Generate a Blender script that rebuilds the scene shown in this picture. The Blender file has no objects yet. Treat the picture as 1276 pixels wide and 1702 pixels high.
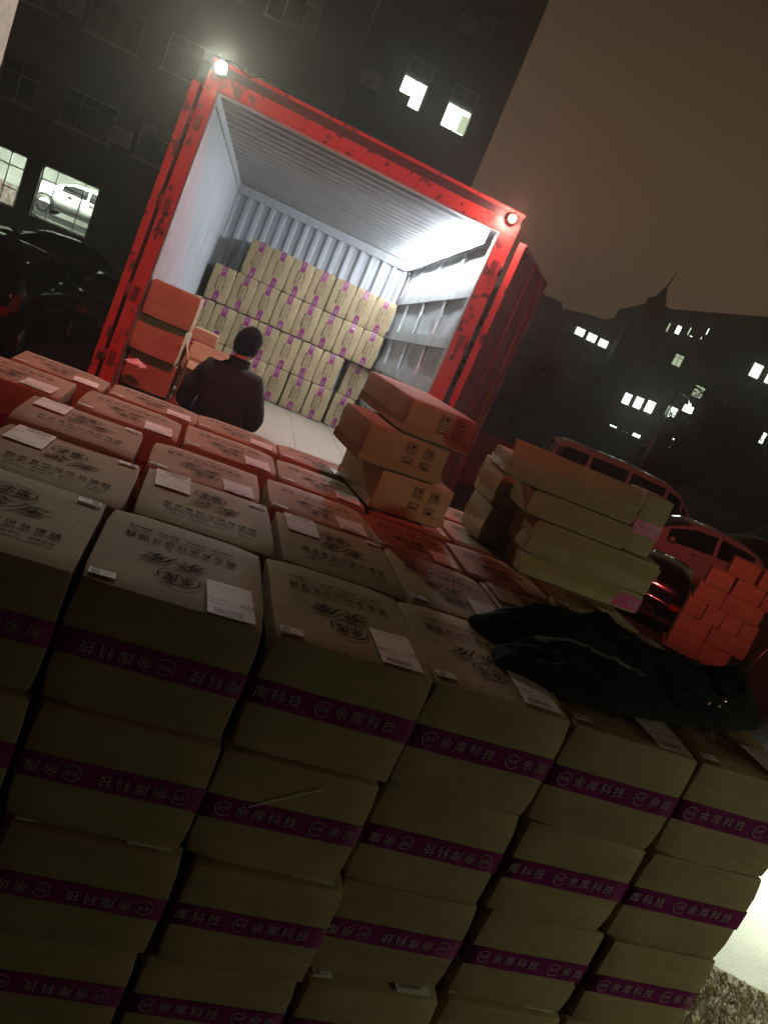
import bpy, bmesh, math, random
from mathutils import Vector, Matrix, noise
random.seed(11)
SC = bpy.context.scene
COL = SC.collection
PI = math.pi

# ------------------------------------------------------------------ camera, world, lights, exposure
CAM_POS = Vector((0.27754, -1.39411, 3.00411))
cd = bpy.data.cameras.new('camera'); cam = bpy.data.objects.new('camera', cd); COL.objects.link(cam)
_r = Vector((0.904225, -0.175707, 0.389235)); _u = Vector((-0.323757, 0.312328, 0.893103)); _f = Vector((0.278493, 0.933584, -0.225528))
cam.matrix_world = Matrix(((_r.x, _u.x, -_f.x, CAM_POS.x), (_r.y, _u.y, -_f.y, CAM_POS.y), (_r.z, _u.z, -_f.z, CAM_POS.z), (0, 0, 0, 1)))
cd.sensor_fit = 'AUTO'; cd.sensor_width = 36.0; cd.lens = 1292.97 / 1702 * 36.0
cd.clip_start = 0.02; cd.clip_end = 600
SC.camera = cam

W_ = bpy.data.worlds.new('World'); SC.world = W_; W_.use_nodes = True
wn = W_.node_tree.nodes; wl = W_.node_tree.links
bg = wn['Background']
tc = wn.new('ShaderNodeTexCoord'); sx = wn.new('ShaderNodeSeparateXYZ'); rp = wn.new('ShaderNodeValToRGB')
wl.new(tc.outputs['Generated'], sx.inputs[0]); wl.new(sx.outputs['Z'], rp.inputs[0]); wl.new(rp.outputs[0], bg.inputs[0])
rp.color_ramp.elements[0].position = 0.0; rp.color_ramp.elements[0].color = (0.30, 0.19, 0.108, 1)
rp.color_ramp.elements[1].position = 0.58; rp.color_ramp.elements[1].color = (0.016, 0.008, 0.002, 1)
bg.inputs[1].default_value = 0.55

def lamp(name, kind, loc, energy, color, aim=None, radius=0.05, spot=None, blend=1.0):
    d = bpy.data.lights.new(name, kind); d.energy = energy; d.color = color
    if kind in ('POINT', 'SPOT'): d.shadow_soft_size = radius
    if kind == 'SPOT': d.spot_size = math.radians(spot); d.spot_blend = blend
    o = bpy.data.objects.new(name, d); COL.objects.link(o); o.location = loc
    if aim is not None:
        o.rotation_euler = (Vector(aim) - Vector(loc)).to_track_quat('-Z', 'Y').to_euler()
    return o

RED_LAMP = Vector((0.6, -1.7, 9.0)); FLOOD = Vector((4.6, -1.9, 2.7))
lamp('unseen_red_light', 'SPOT', RED_LAMP, 3700, (1.0, 0.085, 0.085), aim=(12.8, 17.0, 1.2), radius=0.15, spot=46, blend=1.0)  # red light from an unseen source, its place guessed
lamp('unseen_red_light', 'SPOT', RED_LAMP, 1900, (1.0, 0.085, 0.085), aim=(-0.1, 5.2, 2.3), radius=0.15, spot=56, blend=1.0)
lamp('flood_light', 'SPOT', FLOOD, 105, (0.92, 1.0, 0.64), aim=(3.0, 1.0, 1.0), radius=0.06, spot=105, blend=1.0)
lamp('yard_lamp_light', 'SPOT', (7.0, 4.0, 1.3), 900, (0.93, 1.0, 0.84), aim=(5.5, 2.75, 0), radius=0.05, spot=80, blend=0.9)

SC.render.engine = 'CYCLES'
SC.view_settings.view_transform = 'Standard'; SC.view_settings.look = 'None'
SC.view_settings.exposure = 0.0; SC.view_settings.gamma = 1.0; SC.view_settings.use_curve_mapping = False
SC.cycles.use_denoising = True
SC.cycles.max_bounces = 6; SC.cycles.diffuse_bounces = 3; SC.cycles.glossy_bounces = 3; SC.cycles.volume_bounces = 0
SC.cycles.sample_clamp_indirect = 3.0

# ------------------------------------------------------------------ helpers
def mat(name, col=(0.5, 0.5, 0.5), rough=0.6, metal=0.0, var=0.0, scale=6.0, bump=0.0, bscale=60.0, col2=None, mask=(0.45, 0.6), mscale=(1, 1, 1), coat=0.0, rand=0.0, emit=None, spec=0.5, detail=6.0, alpha=None, trans=0.0):
    m = bpy.data.materials.new(name); m.use_nodes = True
    nt = m.node_tree; N = nt.nodes; L = nt.links; b = N['Principled BSDF']
    b.inputs['Roughness'].default_value = rough; b.inputs['Metallic'].default_value = metal
    b.inputs['Specular IOR Level'].default_value = spec; b.inputs['Coat Weight'].default_value = coat
    if trans: b.inputs['Transmission Weight'].default_value = trans
    b.inputs['Base Color'].default_value = (*col, 1)
    t = N.new('ShaderNodeTexCoord'); mp = N.new('ShaderNodeMapping'); L.new(t.outputs['Object'], mp.inputs[0])
    mp.inputs['Scale'].default_value = mscale
    if rand:
        oi = N.new('ShaderNodeObjectInfo'); ad = N.new('ShaderNodeVectorMath'); ad.operation = 'MULTIPLY_ADD'
        L.new(oi.outputs['Random'], ad.inputs[0]); ad.inputs[1].default_value = (17, 31, 23); L.new(t.outputs['Object'], ad.inputs[2]); L.new(ad.outputs[0], mp.inputs[0])
    out = None
    if var or col2:
        n = N.new('ShaderNodeTexNoise'); n.inputs['Scale'].default_value = scale; n.inputs['Detail'].default_value = detail; n.inputs['Roughness'].default_value = 0.65
        L.new(mp.outputs[0], n.inputs['Vector'])
        mx = N.new('ShaderNodeMix'); mx.data_type = 'RGBA'
        mr = N.new('ShaderNodeMapRange'); L.new(n.outputs[0], mr.inputs[0])
        if col2:
            mr.inputs[1].default_value, mr.inputs[2].default_value = mask
            mx.inputs['A'].default_value = (*col, 1); mx.inputs['B'].default_value = (*col2, 1)
        else:
            mr.inputs[1].default_value = 0.3; mr.inputs[2].default_value = 0.7
            mx.inputs['A'].default_value = (*[c * (1 - var) for c in col], 1); mx.inputs['B'].default_value = (*[min(1, c * (1 + var)) for c in col], 1)
        L.new(mr.outputs[0], mx.inputs['Factor']); out = mx.outputs['Result']
    if rand:
        hs = N.new('ShaderNodeHueSaturation'); ma = N.new('ShaderNodeMapRange'); L.new(oi.outputs['Random'], ma.inputs[0])
        ma.inputs[3].default_value = 1 - rand; ma.inputs[4].default_value = 1 + rand; L.new(ma.outputs[0], hs.inputs['Value'])
        if out is None: hs.inputs['Color'].default_value = (*col, 1)
        else: L.new(out, hs.inputs['Color'])
        out = hs.outputs[0]
    if out is not None: L.new(out, b.inputs['Base Color'])
    if bump:
        n2 = N.new('ShaderNodeTexNoise'); n2.inputs['Scale'].default_value = bscale; n2.inputs['Detail'].default_value = 4
        L.new(mp.outputs[0], n2.inputs['Vector'])
        bp = N.new('ShaderNodeBump'); bp.inputs['Strength'].default_value = bump; bp.inputs['Distance'].default_value = 0.01
        L.new(n2.outputs[0], bp.inputs['Height']); L.new(bp.outputs[0], b.inputs['Normal'])
    if emit:
        b.inputs['Emission Color'].default_value = (*emit[0], 1); b.inputs['Emission Strength'].default_value = emit[1]
    return m

class MB:
    """collects polygons, becomes ONE mesh object"""
    def __init__(s): s.v = []; s.f = []; s.m = []; s.sm = []
    def add(s, vs, fs, mi=0, M=None, smooth=False):
        o = len(s.v)
        s.v += [(M @ Vector(p)) if M is not None else Vector(p) for p in vs]
        for f in fs: s.f.append([i + o for i in f]); s.m.append(mi); s.sm.append(smooth)
        return s
    def box(s, a, b, mi=0, M=None):
        x0, y0, z0 = a; x1, y1, z1 = b
        return s.add([(x0, y0, z0), (x1, y0, z0), (x1, y1, z0), (x0, y1, z0), (x0, y0, z1), (x1, y0, z1), (x1, y1, z1), (x0, y1, z1)],
                     [(0, 3, 2, 1), (4, 5, 6, 7), (0, 1, 5, 4), (1, 2, 6, 5), (2, 3, 7, 6), (3, 0, 4, 7)], mi, M)
    def quad(s, p, mi=0, M=None): return s.add(p, [(0, 1, 2, 3)], mi, M)
    def tube(s, pts, r, n=8, mi=0, cap=True, M=None):
        pts = [Vector(p) for p in pts]; rs = r if isinstance(r, (list, tuple)) else [r] * len(pts)
        vs = []; fs = []
        ref = None
        for i, p in enumerate(pts):
            t = (pts[min(i + 1, len(pts) - 1)] - pts[max(i - 1, 0)]).normalized()
            if ref is None: ref = t.orthogonal().normalized()
            a = (ref - t * ref.dot(t)).normalized(); ref = a; b = t.cross(a)
            for k in range(n):
                an = 2 * PI * k / n; vs.append(p + (a * math.cos(an) + b * math.sin(an)) * rs[i])
        for i in range(len(pts) - 1):
            for k in range(n): fs.append((i * n + k, i * n + (k + 1) % n, (i + 1) * n + (k + 1) % n, (i + 1) * n + k))
        if cap: fs += [tuple(range(n))[::-1], tuple(range((len(pts) - 1) * n, len(pts) * n))]
        return s.add(vs, fs, mi, M, True)
    def grid(s, fn, nu, nv, mi=0, smooth=True, M=None):
        vs = [fn(i / nu, j / nv) for j in range(nv + 1) for i in range(nu + 1)]
        fs = [(j * (nu + 1) + i, j * (nu + 1) + i + 1, (j + 1) * (nu + 1) + i + 1, (j + 1) * (nu + 1) + i) for j in range(nv) for i in range(nu)]
        return s.add(vs, fs, mi, M, smooth)
    def mesh(s, name, mats):
        me = bpy.data.meshes.new(name); me.from_pydata([tuple(p) for p in s.v], [], s.f)
        for m in (mats if isinstance(mats, (list, tuple)) else [mats]): me.materials.append(m)
        if me.polygons:
            me.polygons.foreach_set('material_index', s.m); me.polygons.foreach_set('use_smooth', s.sm)
        me.update(); return me
    def build(s, name, mats, parent=None, M=None): return link(name, s.mesh(name, mats), parent, M)

def link(name, me, parent=None, M=None):
    o = bpy.data.objects.new(name, me); COL.objects.link(o)
    if parent is not None: o.parent = parent
    if M is not None: o.matrix_local = M
    return o
def tag(o, label=None, cat=None, group=None, kind=None):
    for k, v in (('label', label), ('category', cat), ('group', group), ('kind', kind)):
        if v: o[k] = v
    return o
def empty(name, M=None):
    o = bpy.data.objects.new(name, None); COL.objects.link(o)
    if M is not None: o.matrix_world = M
    return o
def TR(x, y, z, rz=0.0): return Matrix.Translation((x, y, z)) @ Matrix.Rotation(rz, 4, 'Z')

_tc = {}
def text2d(body, size=1.0, shear=0.0, fat=0.0):
    key = (body, shear, fat)
    if key not in _tc:
        c = bpy.data.curves.new('lettering', 'FONT'); c.body = body; c.resolution_u = 2; c.shear = shear; c.offset = fat
        c.align_x = 'CENTER'; c.align_y = 'CENTER'
        o = bpy.data.objects.new('lettering', c); COL.objects.link(o)
        dg = bpy.context.evaluated_depsgraph_get(); me = o.evaluated_get(dg).to_mesh()
        _tc[key] = ([(v.co.x, v.co.y) for v in me.vertices], [tuple(p.vertices) for p in me.polygons])
        o.evaluated_get(dg).to_mesh_clear(); bpy.data.objects.remove(o); bpy.data.curves.remove(c)
    v, f = _tc[key]
    return [(x * size, y * size) for x, y in v], f
def put_text(mb, body, size, o, U, V, mi=0, shear=0.0, fat=0.0, clip=None, sxy=(1, 1)):
    v, f = text2d(body, size, shear); o = Vector(o); U = Vector(U); V = Vector(V)
    if fat:                                             # heavier print: a second impression a hair beside the first
        o2 = o + U * (fat * 1.6 * size) + U.cross(V) * .0004
        f2 = f if clip is None else [p for p in f if all(abs(v[i][0] * sxy[0] + clip[2]) < clip[0] for i in p)]
        mb.add([o2 + U * (x * sxy[0]) + V * (y * sxy[1]) for x, y in v], f2, mi)
    if clip is not None: f = [p for p in f if all(abs(v[i][0] * sxy[0] + clip[2]) < clip[0] for i in p)]
    mb.add([o + U * (x * sxy[0]) + V * (y * sxy[1]) for x, y in v], f, mi)
def put_ring(mb, rx, ry, w, o, U, V, a0=0, a1=360, n=28, mi=0):
    o = Vector(o); U = Vector(U); V = Vector(V); vs = []; fs = []
    for i in range(n + 1):
        a = math.radians(a0 + (a1 - a0) * i / n)
        for k in (0, 1): vs.append(o + U * (math.cos(a) * (rx - w * k)) + V * (math.sin(a) * (ry - w * k)))
    for i in range(n): fs.append((2 * i, 2 * i + 2, 2 * i + 3, 2 * i + 1))
    mb.add(vs, fs, mi)

# ------------------------------------------------------------------ materials
M_KRAFT = mat('kraft_cardboard', (0.365, 0.272, 0.150), 0.72, var=0.16, scale=5, bump=0.12, bscale=45, mscale=(1, 1, 3), rand=0.10, spec=0.35)
M_INK = mat('box_ink', (0.026, 0.017, 0.010), 0.9, var=0.4, scale=60, spec=0.05)
M_TAPE = mat('magenta_tape', (0.24, 0.018, 0.145), 0.26, var=0.22, scale=20, bump=0.22, bscale=35, mscale=(1, 1, 4), coat=0.4)
M_TAPE_LIT = mat('red_lit_magenta_tape', (0.62, 0.035, 0.24), 0.30, var=0.15, scale=20, bump=0.08, bscale=35, coat=0.4)  # same magenta tape, red lamp light put into its brighter colour
M_TAPEINK = mat('tape_white_ink', (0.46, 0.34, 0.41), 0.35)
M_LABEL = mat('paper_label', (0.80, 0.80, 0.78), 0.55, var=0.04, scale=9)
M_LABELINK = mat('label_ink', (0.12, 0.12, 0.12), 0.7)
M_CLEAR = mat('clear_tape', (0.36, 0.26, 0.13), 0.10, var=0.08, scale=9, bump=0.12, bscale=30, coat=1.0, mscale=(1, 1, 5))
M_RED = mat('red_container_paint', (0.42, 0.045, 0.042), 0.5, col2=(0.05, 0.016, 0.014), mask=(0.565, 0.60), scale=9, mscale=(1.2, 2, 0.9), bump=0.15, bscale=25)
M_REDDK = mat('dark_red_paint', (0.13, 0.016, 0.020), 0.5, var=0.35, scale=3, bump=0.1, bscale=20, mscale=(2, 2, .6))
M_GASKET = mat('black_rubber', (0.015, 0.014, 0.014), 0.6)
M_GREY = mat('grey_primer', (0.40, 0.42, 0.45), 0.5, var=0.16, scale=3, mscale=(6, 6, 0.6), bump=0.08, bscale=18)
M_GREYW = mat('scuffed_grey_paint', (0.40, 0.43, 0.43), 0.5, col2=(0.27, 0.29, 0.29), mask=(0.40, 0.66), scale=5, mscale=(1, 1, 0.7), bump=0.1, bscale=18)
M_ROOF = mat('grey_roof_sheet', (0.30, 0.31, 0.32), 0.45, var=0.15, scale=3)
M_PLY = mat('worn_plywood', (0.25, 0.215, 0.16), 0.65, var=0.2, scale=4, mscale=(1, 8, 1), bump=0.1)
M_STEEL = mat('steel', (0.45, 0.45, 0.45), 0.35, metal=0.9, var=0.1)
M_BLACKM = mat('black_metal', (0.02, 0.02, 0.022), 0.5, var=0.2)
M_WHITE_E = mat('white_lamp_glow', (1, 1, 1), 0.3, emit=((0.90, 1.0, 0.93), 60))
M_RED_E = mat('red_lamp_glow', (1, 0.2, 0.1), 0.3, emit=((1.0, 0.13, 0.07), 14))
M_LED_E = mat('led_glow', (1, 1, 1), 0.3, emit=((0.87, 0.94, 1.0), 146))
M_WINLIT = mat('lit_window', (0.8, 0.85, 0.75), 0.4, emit=((0.80, 1.0, 0.76), 4.0))
M_WINLIT2 = mat('bright_lit_window', (0.8, 0.85, 0.75), 0.4, emit=((0.86, 1.0, 0.84), 6))
M_WINDIM = mat('dim_lit_window', (0.7, 0.75, 0.6), 0.4, emit=((0.78, 0.95, 0.62), 0.8))
M_GLASS = mat('dark_window_glass', (0.012, 0.014, 0.015), 0.08, spec=0.7)
M_FRAME = mat('window_frame_grey', (0.34, 0.34, 0.32), 0.5)
M_FACADE = mat('facade_render', (0.12, 0.125, 0.115), 0.85, var=0.18, scale=0.6, bump=0.1, bscale=8)
M_FAR = mat('far_facade', (0.07, 0.066, 0.062), 0.9, var=0.2, scale=0.3)
M_ASPH = mat('asphalt', (0.055, 0.052, 0.050), 0.85, var=0.3, scale=1.4, bump=0.5, bscale=60)
M_PAD = mat('pale_concrete', (0.46, 0.47, 0.38), 0.8, var=0.16, scale=2.0, bump=0.4, bscale=40)
M_SOIL = mat('dry_soil', (0.20, 0.165, 0.10), 0.95, var=0.35, scale=9, bump=0.5, bscale=30)
M_STRAW = mat('dry_grass', (0.42, 0.37, 0.17), 0.8, var=0.3, scale=30)
M_CONC = mat('rough_concrete', (0.33, 0.33, 0.32), 0.9, var=0.22, scale=14, bump=0.8, bscale=40)
M_JACKET = mat('black_jacket_cloth', (0.014, 0.016, 0.0165), 0.9, var=0.3, scale=12, bump=0.25, bscale=70, spec=0.12)
M_STRIPE = mat('reflective_stripe', (0.16, 0.17, 0.18), 0.35, var=0.15, scale=30)
M_MANJ = mat('dark_work_jacket', (0.007, 0.006, 0.008), 0.9, var=0.3, scale=14, bump=0.3, bscale=80)
M_TROUS = mat('dark_trousers', (0.02, 0.02, 0.026), 0.85, var=0.2)
M_SKIN = mat('skin', (0.42, 0.24, 0.17), 0.5)
M_HAIR = mat('black_hair', (0.004, 0.0035, 0.0035), 0.9, spec=0.12, bump=0.8, bscale=200)
M_RUBBER = mat('tyre_rubber', (0.015, 0.015, 0.015), 0.85)
M_RIM = mat('alloy_rim', (0.35, 0.35, 0.36), 0.3, metal=0.8)
M_CARBLK = mat('black_car_paint', (0.008, 0.008, 0.010), 0.12, coat=0.8, var=0.1)
M_CARGRY = mat('dark_grey_car_paint', (0.035, 0.032, 0.034), 0.15, coat=0.8)
M_CARSIL = mat('silver_car_paint', (0.42, 0.42, 0.43), 0.28, metal=0.2, coat=0.6)
M_CARWHT = mat('white_car_paint', (0.70, 0.70, 0.68), 0.25, coat=0.6)
M_CARGLS = mat('car_glass', (0.006, 0.006, 0.007), 0.04, spec=0.6)
M_TAIL = mat('tail_light_plastic', (0.25, 0.006, 0.008), 0.08, coat=1.0, bump=0.6, bscale=70)
M_PLATE = mat('number_plate', (0.20, 0.22, 0.55), 0.35)
M_CHROME = mat('chrome', (0.6, 0.6, 0.6), 0.12, metal=1.0)
M_BARK = mat('bark', (0.06, 0.045, 0.03), 0.9, var=0.3, scale=10, bump=0.6)
M_LEAF = mat('dark_leaves', (0.05, 0.06, 0.022), 0.7, var=0.4, scale=3)
M_LEAF2 = mat('brown_leaves', (0.09, 0.055, 0.028), 0.7, var=0.4, scale=3)

# ------------------------------------------------------------------ ground
g = MB(); g.quad([(-150, -60, 0), (150, -60, 0), (150, 200, 0), (-150, 200, 0)]); tag(g.build('ground', M_ASPH), kind='structure')
g = MB(); g.quad([(2.6, 3.07, .004), (9.2, -.03, .004), (13, 3.0, .004), (5.5, 6.6, .004)])
tag(g.build('concrete_pavement', M_PAD), kind='structure')
def _verge(u, v):
    x = 2.6 + 6.4 * u; y = 2.1 - .47 * (x - 4.66) - 3.2 * (1 - v) + .06 * noise.noise((x * 5, 3, 0)) * v
    return Vector((x, y, .006 + .022 * (noise.noise((x * 6, y * 6, 0)) + .6) * min(1, 8 * min(u, 1 - u, v + .12, 1.03 - v))))
g = MB(); g.grid(_verge, 80, 50); tag(g.build('rough_verge', M_SOIL), kind='structure')
g = MB()
for i in range(30000):
    u = random.uniform(.12, .85); v = random.uniform(.25, 1.0); p = _verge(u, v); a = random.gauss(-2.3, .28); l = random.uniform(.05, .15); h = random.uniform(.004, .032)
    d = Vector((math.cos(a), math.sin(a), 0)); n = Vector((-d.y, d.x, 0)) * random.uniform(.0007, .0018)
    g.add([p - n, p + n, p + d * l * .55 + n * .8 + Vector((0, 0, h)), p + d * l + Vector((0, 0, h * random.uniform(.3, 1.2)))], [(0, 1, 2), (0, 2, 3)])
tag(g.build('dry_grass', M_STRAW), kind='stuff')

# ------------------------------------------------------------------ cartons
BW, BD, BH = 0.3615, 0.425, 0.265
def carton_body(w, d, h, seed, r=0.0036, n=5, dent=0.009):
    rnd = random.Random(seed); off = Vector((rnd.uniform(0, 50), rnd.uniform(0, 50), rnd.uniform(0, 50)))
    def ax(L):
        c = [0.0, r * .35]; inner = [r + (L - 2 * r) * i / n for i in range(n + 1)]
        return c + inner + [L - r * .35, L]
    A = [ax(w), ax(d), ax(h)]; Ls = (w, d, h); vid = {}; mb = MB()
    corner = {(a, b, c): Vector((rnd.uniform(0, dent), rnd.uniform(0, dent), rnd.uniform(0, dent))) for a in (0, 1) for b in (0, 1) for c in (0, 1)}
    def P(t):
        k = tuple(round(x, 6) for x in t)
        if k in vid: return vid[k]
        q = [min(max(t[i], r), Ls[i] - r) for i in range(3)]; dv = Vector([t[i] - q[i] for i in range(3)])
        p = Vector(q) + (dv.normalized() * r if dv.length > 1e-9 else dv)
        f = [t[i] / Ls[i] for i in range(3)]
        # slack faces: bulge / hollow in the middle of each face, a little wander at the edges
        for i in range(3):
            a, b = [j for j in range(3) if j != i]
            m = 16 * f[a] * (1 - f[a]) * f[b] * (1 - f[b]); nz = noise.noise(off + Vector((i * 7 + f[a] * 1.5, f[b] * 1.5, f[i] * 9)))
            s = 1 if f[i] > .999 else (-1 if f[i] < .001 else 0)
            p[i] += s * m * nz * .004
            p[i] += .0013 * noise.noise(off + Vector((f[0] * 3, f[1] * 3, f[2] * 3 + i * 11)))
        c = corner[tuple(int(x > .5) for x in f)]; wgt = 1.0
        for x in f: wgt *= max(0, abs(x - .5) * 2 - .55) / .45
        for i in range(3): p[i] += (c[i] if f[i] < .5 else -c[i]) * wgt
        mb.v.append(Vector((p.x - w / 2, p.y - d / 2, p.z))); vid[k] = len(mb.v) - 1; return vid[k]
    for i in range(3):
        a, b = [(1, 2), (2, 0), (0, 1)][i]
        for side in (0, Ls[i]):
            for j in range(len(A[a]) - 1):
                for k in range(len(A[b]) - 1):
                    t = []
                    for (jj, kk) in ((j, k), (j + 1, k), (j + 1, k + 1), (j, k + 1)):
                        x = [0, 0, 0]; x[i] = side; x[a] = A[a][jj]; x[b] = A[b][kk]; t.append(P(x))
                    if side == 0: t.reverse()
                    mb.f.append(t); mb.m.append(0); mb.sm.append(True)
    return mb
def make_tape(w, d, h, sgn, wrap=0.108, tw=0.056, seed=0):
    """a strip across the middle of the face at sgn*d/2, its ends turned onto the two sides"""
    rnd = random.Random(seed); e = .0034; y = sgn * (d / 2 + e); x = w / 2 + e; mb = MB()
    wl_, wr_ = wrap * rnd.uniform(.85, 1.2), wrap * rnd.uniform(.85, 1.2)
    path = [(-x, sgn * (d / 2 - wl_)), (-x, sgn * (d / 2 - .004)), (-x + .004, y)] + [(-x + .004 + (2 * x - .008) * i / 8, y + sgn * .0006 * rnd.random()) for i in range(1, 8)] + [(x - .004, y), (x, sgn * (d / 2 - .004)), (x, sgn * (d / 2 - wr_))]
    zc = h / 2 + rnd.uniform(-.006, .006); sl = rnd.uniform(-.004, .004); vs = []; fs = []
    for i, (px, py) in enumerate(path):
        t = i / (len(path) - 1) - .5
        for k in (-.5, 0, .5): vs.append((px, py, zc + k * tw + sl * t + rnd.uniform(-.0006, .0006)))
    for i in range(len(path) - 1):
        for k in (0, 1):
            f = (i * 3 + k, i * 3 + 3 + k, i * 3 + 4 + k, i * 3 + 1 + k); fs.append(f if sgn < 0 else f[::-1])
    return mb.add(vs, fs, 0, None, True), zc
def tape_letters(w, d, h, sgn, zc, flip, shift, size=.030):
    mb = MB(); y = sgn * (d / 2 + .0052)
    U = Vector((-sgn, 0, 0)); V = Vector((0, 0, 1))
    if flip: U = -U; V = -V
    per = .215; k0 = int(-w / per) - 1
    for k in range(k0, -k0 + 1):
        c0 = k * per + shift
        for dx, t in ((.035, '余'), (.072, '库'), (.109, '科'), (.146, '技')):
            if abs(c0 + dx) < w / 2 - .012: put_text(mb, t, size, Vector((0, y, zc)) + U * (c0 + dx), U, V, fat=.012)
        if abs(c0 - .005) < w / 2 - .02:
            o = Vector((0, y, zc)) + U * (c0 - .005)
            put_ring(mb, .0185, .0185, .0022, o, U, V, 20, 330, 20); put_text(mb, '余库', .013, o, U, V, fat=.01)
    for s in (-1, 1):                                   # a few characters on the ends turned over the sides
        x = s * (w / 2 + .0052); U2 = Vector((0, s, 0)); V2 = V
        for dy, t in ((.022, '库'), (.052, '科')):
            put_text(mb, t, size, Vector((x, sgn * (d / 2 - dy), zc)), U2, V2, fat=.012)
    return mb
def print_top(w, d, h):
    mb = MB(); z = h + .0042; U = Vector((-1, 0, 0)); V = Vector((0, -1, 0))
    def at(x, y): return Vector((x - w / 2, y - d / 2, z))
    o = at(.178, .118); put_ring(mb, .046, .040, .0035, o, U, V, 35, 200, 24); put_ring(mb, .046, .040, .0035, o, U, V, 215, 385, 24)
    put_text(mb, '余库', .036, o, U, V, fat=.02, sxy=(.9, 1.25)); put_ring(mb, .034, .030, .002, o, U, V, 200, 340, 14)
    put_text(mb, '余', .058, at(.208, .196), U, V, shear=.35, fat=.016, sxy=(1.15, .85)); put_text(mb, '库', .058, at(.138, .196), U, V, shear=.35, fat=.016, sxy=(1.15, .85))
    put_text(mb, 'R', .009, at(.098, .180), U, V)
    for i, t in enumerate('厨余食物垃圾处理器'): put_text(mb, t, .0245, at(.288 - i * .0285, .288), U, V, fat=.022)
    put_text(mb, '节能环保、食物粉碎、高效节水、安静安全', .0128, at(.172, .335), U, V, fat=.012, sxy=(1.0, 1.1))
    return mb
def print_side(w, d, h):
    mb = MB()
    for s in (-1, 1):
        x = s * (w / 2 + .0042); U = Vector((0, s, 0)); V = Vector((0, 0, 1))
        for r_, (t, sz) in enumerate((('食物垃圾处理器', .026), ('节能环保、高效节水', .019), ('食物粉碎、安静安全', .019))):
            put_text(mb, t, sz, (x, (.01, -.012, .012)[r_], h / 2 + .042 - r_ * .040), U, V, fat=.012)
    return mb
def label_big(w, d, h, seed):
    rnd = random.Random(seed); mb = MB(); a = rnd.uniform(-.05, .05); z = h + .0048
    c = Vector((.282 - w / 2 + rnd.uniform(-.01, .006), .086 - d / 2 + rnd.uniform(-.004, .01), z)); R = Matrix.Translation(c) @ Matrix.Rotation(a, 4, 'Z')
    mb.grid(lambda u, v: Vector(((u - .5) * .098, (v - .5) * .156, .0006 * math.sin(u * 5 + v * 3 + seed))), 4, 5, 0, True, R)
    t = MB(); U = R.to_3x3() @ Vector((-1, 0, 0)); V = R.to_3x3() @ Vector((0, -1, 0))
    def at(x, y): return R @ Vector((x, y, .0022))
    put_text(t, '厨余食物垃圾处理器', .0068, at(0, .060), U, V); put_text(t, '余库科技', .008, at(.034, -.012), U, V, fat=.02); put_text(t, '食物垃圾处理器', .0062, at(-.024, -.015), U, V, fat=.02)
    put_text(t, '余库科技余库科技', .0055, at(-.01, -.034), U, V)
    for i in range(26): x = -.038 + i * .0024; t.quad([at(x, -.066), at(x + (.0016 if i % 3 else .0008), -.066), at(x + (.0016 if i % 3 else .0008), -.052), at(x, -.052)])
    t.quad([at(-.04, .044), at(.04, .044), at(.04, .0446), at(-.04, .0446)]); t.quad([at(-.04, -.045), at(.04, -.045), at(.04, -.0444), at(-.04, -.0444)])
    return mb, t
def label_small(w, d, h, seed):
    rnd = random.Random(seed); mb = MB(); z = h + .0048; R = Matrix.Translation((.036 - w / 2, .030 - d / 2 + rnd.uniform(-.004, .008), z)) @ Matrix.Rotation(rnd.uniform(-.08, .08), 4, 'Z')
    mb.grid(lambda u, v: Vector(((u - .5) * .050, (v - .5) * .026, 0)), 2, 1, 0, True, R)
    t = MB(); U = R.to_3x3() @ Vector((-1, 0, 0)); V = R.to_3x3() @ Vector((0, -1, 0))
    def at(x, y): return R @ Vector((x, y, .0018))
    for i in range(9): t.quad([at(-.021 + i * .002, -.008), at(-.0198 + i * .002, -.008), at(-.0198 + i * .002, .007), at(-.021 + i * .002, .007)])
    put_text(t, '余库科技', .006, at(.011, .004), U, V); put_text(t, '食物处理', .005, at(.011, -.005), U, V)
    return mb, t
KM = {'body': [carton_body(BW, BD, BH, 100 + i).mesh('carton', M_KRAFT) for i in range(6)], 'tape': {}, 'let': {}}
for sg in (-1, 1):
    for k in range(3):
        tmb, zc = make_tape(BW, BD, BH, sg, seed=k + 5); KM['tape'][sg, k] = tmb.mesh('tape', M_TAPE)
        for fl in (0, 1): KM['let'][sg, k, fl] = tape_letters(BW, BD, BH, sg, zc, fl, (-.13, -.02, .08)[k]).mesh('tape_lettering', M_TAPEINK)
KM['top'] = print_top(BW, BD, BH).mesh('top_printing', M_INK); KM['side'] = print_side(BW, BD, BH).mesh('side_printing', M_INK)
KM['big'] = []; KM['small'] = []
for k in range(3):
    a, b = label_big(BW, BD, BH, k); KM['big'].append((a.mesh('shipping_label', M_LABEL), b.mesh('label_print', M_LABELINK)))
    a, b = label_small(BW, BD, BH, k); KM['small'].append((a.mesh('small_label', M_LABEL), b.mesh('label_print', M_LABELINK)))
def staples_mesh():
    mb = MB()
    for s in (-1, 1):
        for i in range(4): y = -BD * .36 + i * BD * .24; mb.box((s * (BW / 2 + .003) - .001, y - .010, .010), (s * (BW / 2 + .003) + .001, y + .010, .013))
    return mb.mesh('staples', M_CHROME)
KM['staples'] = staples_mesh()
_cn = [0]
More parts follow.
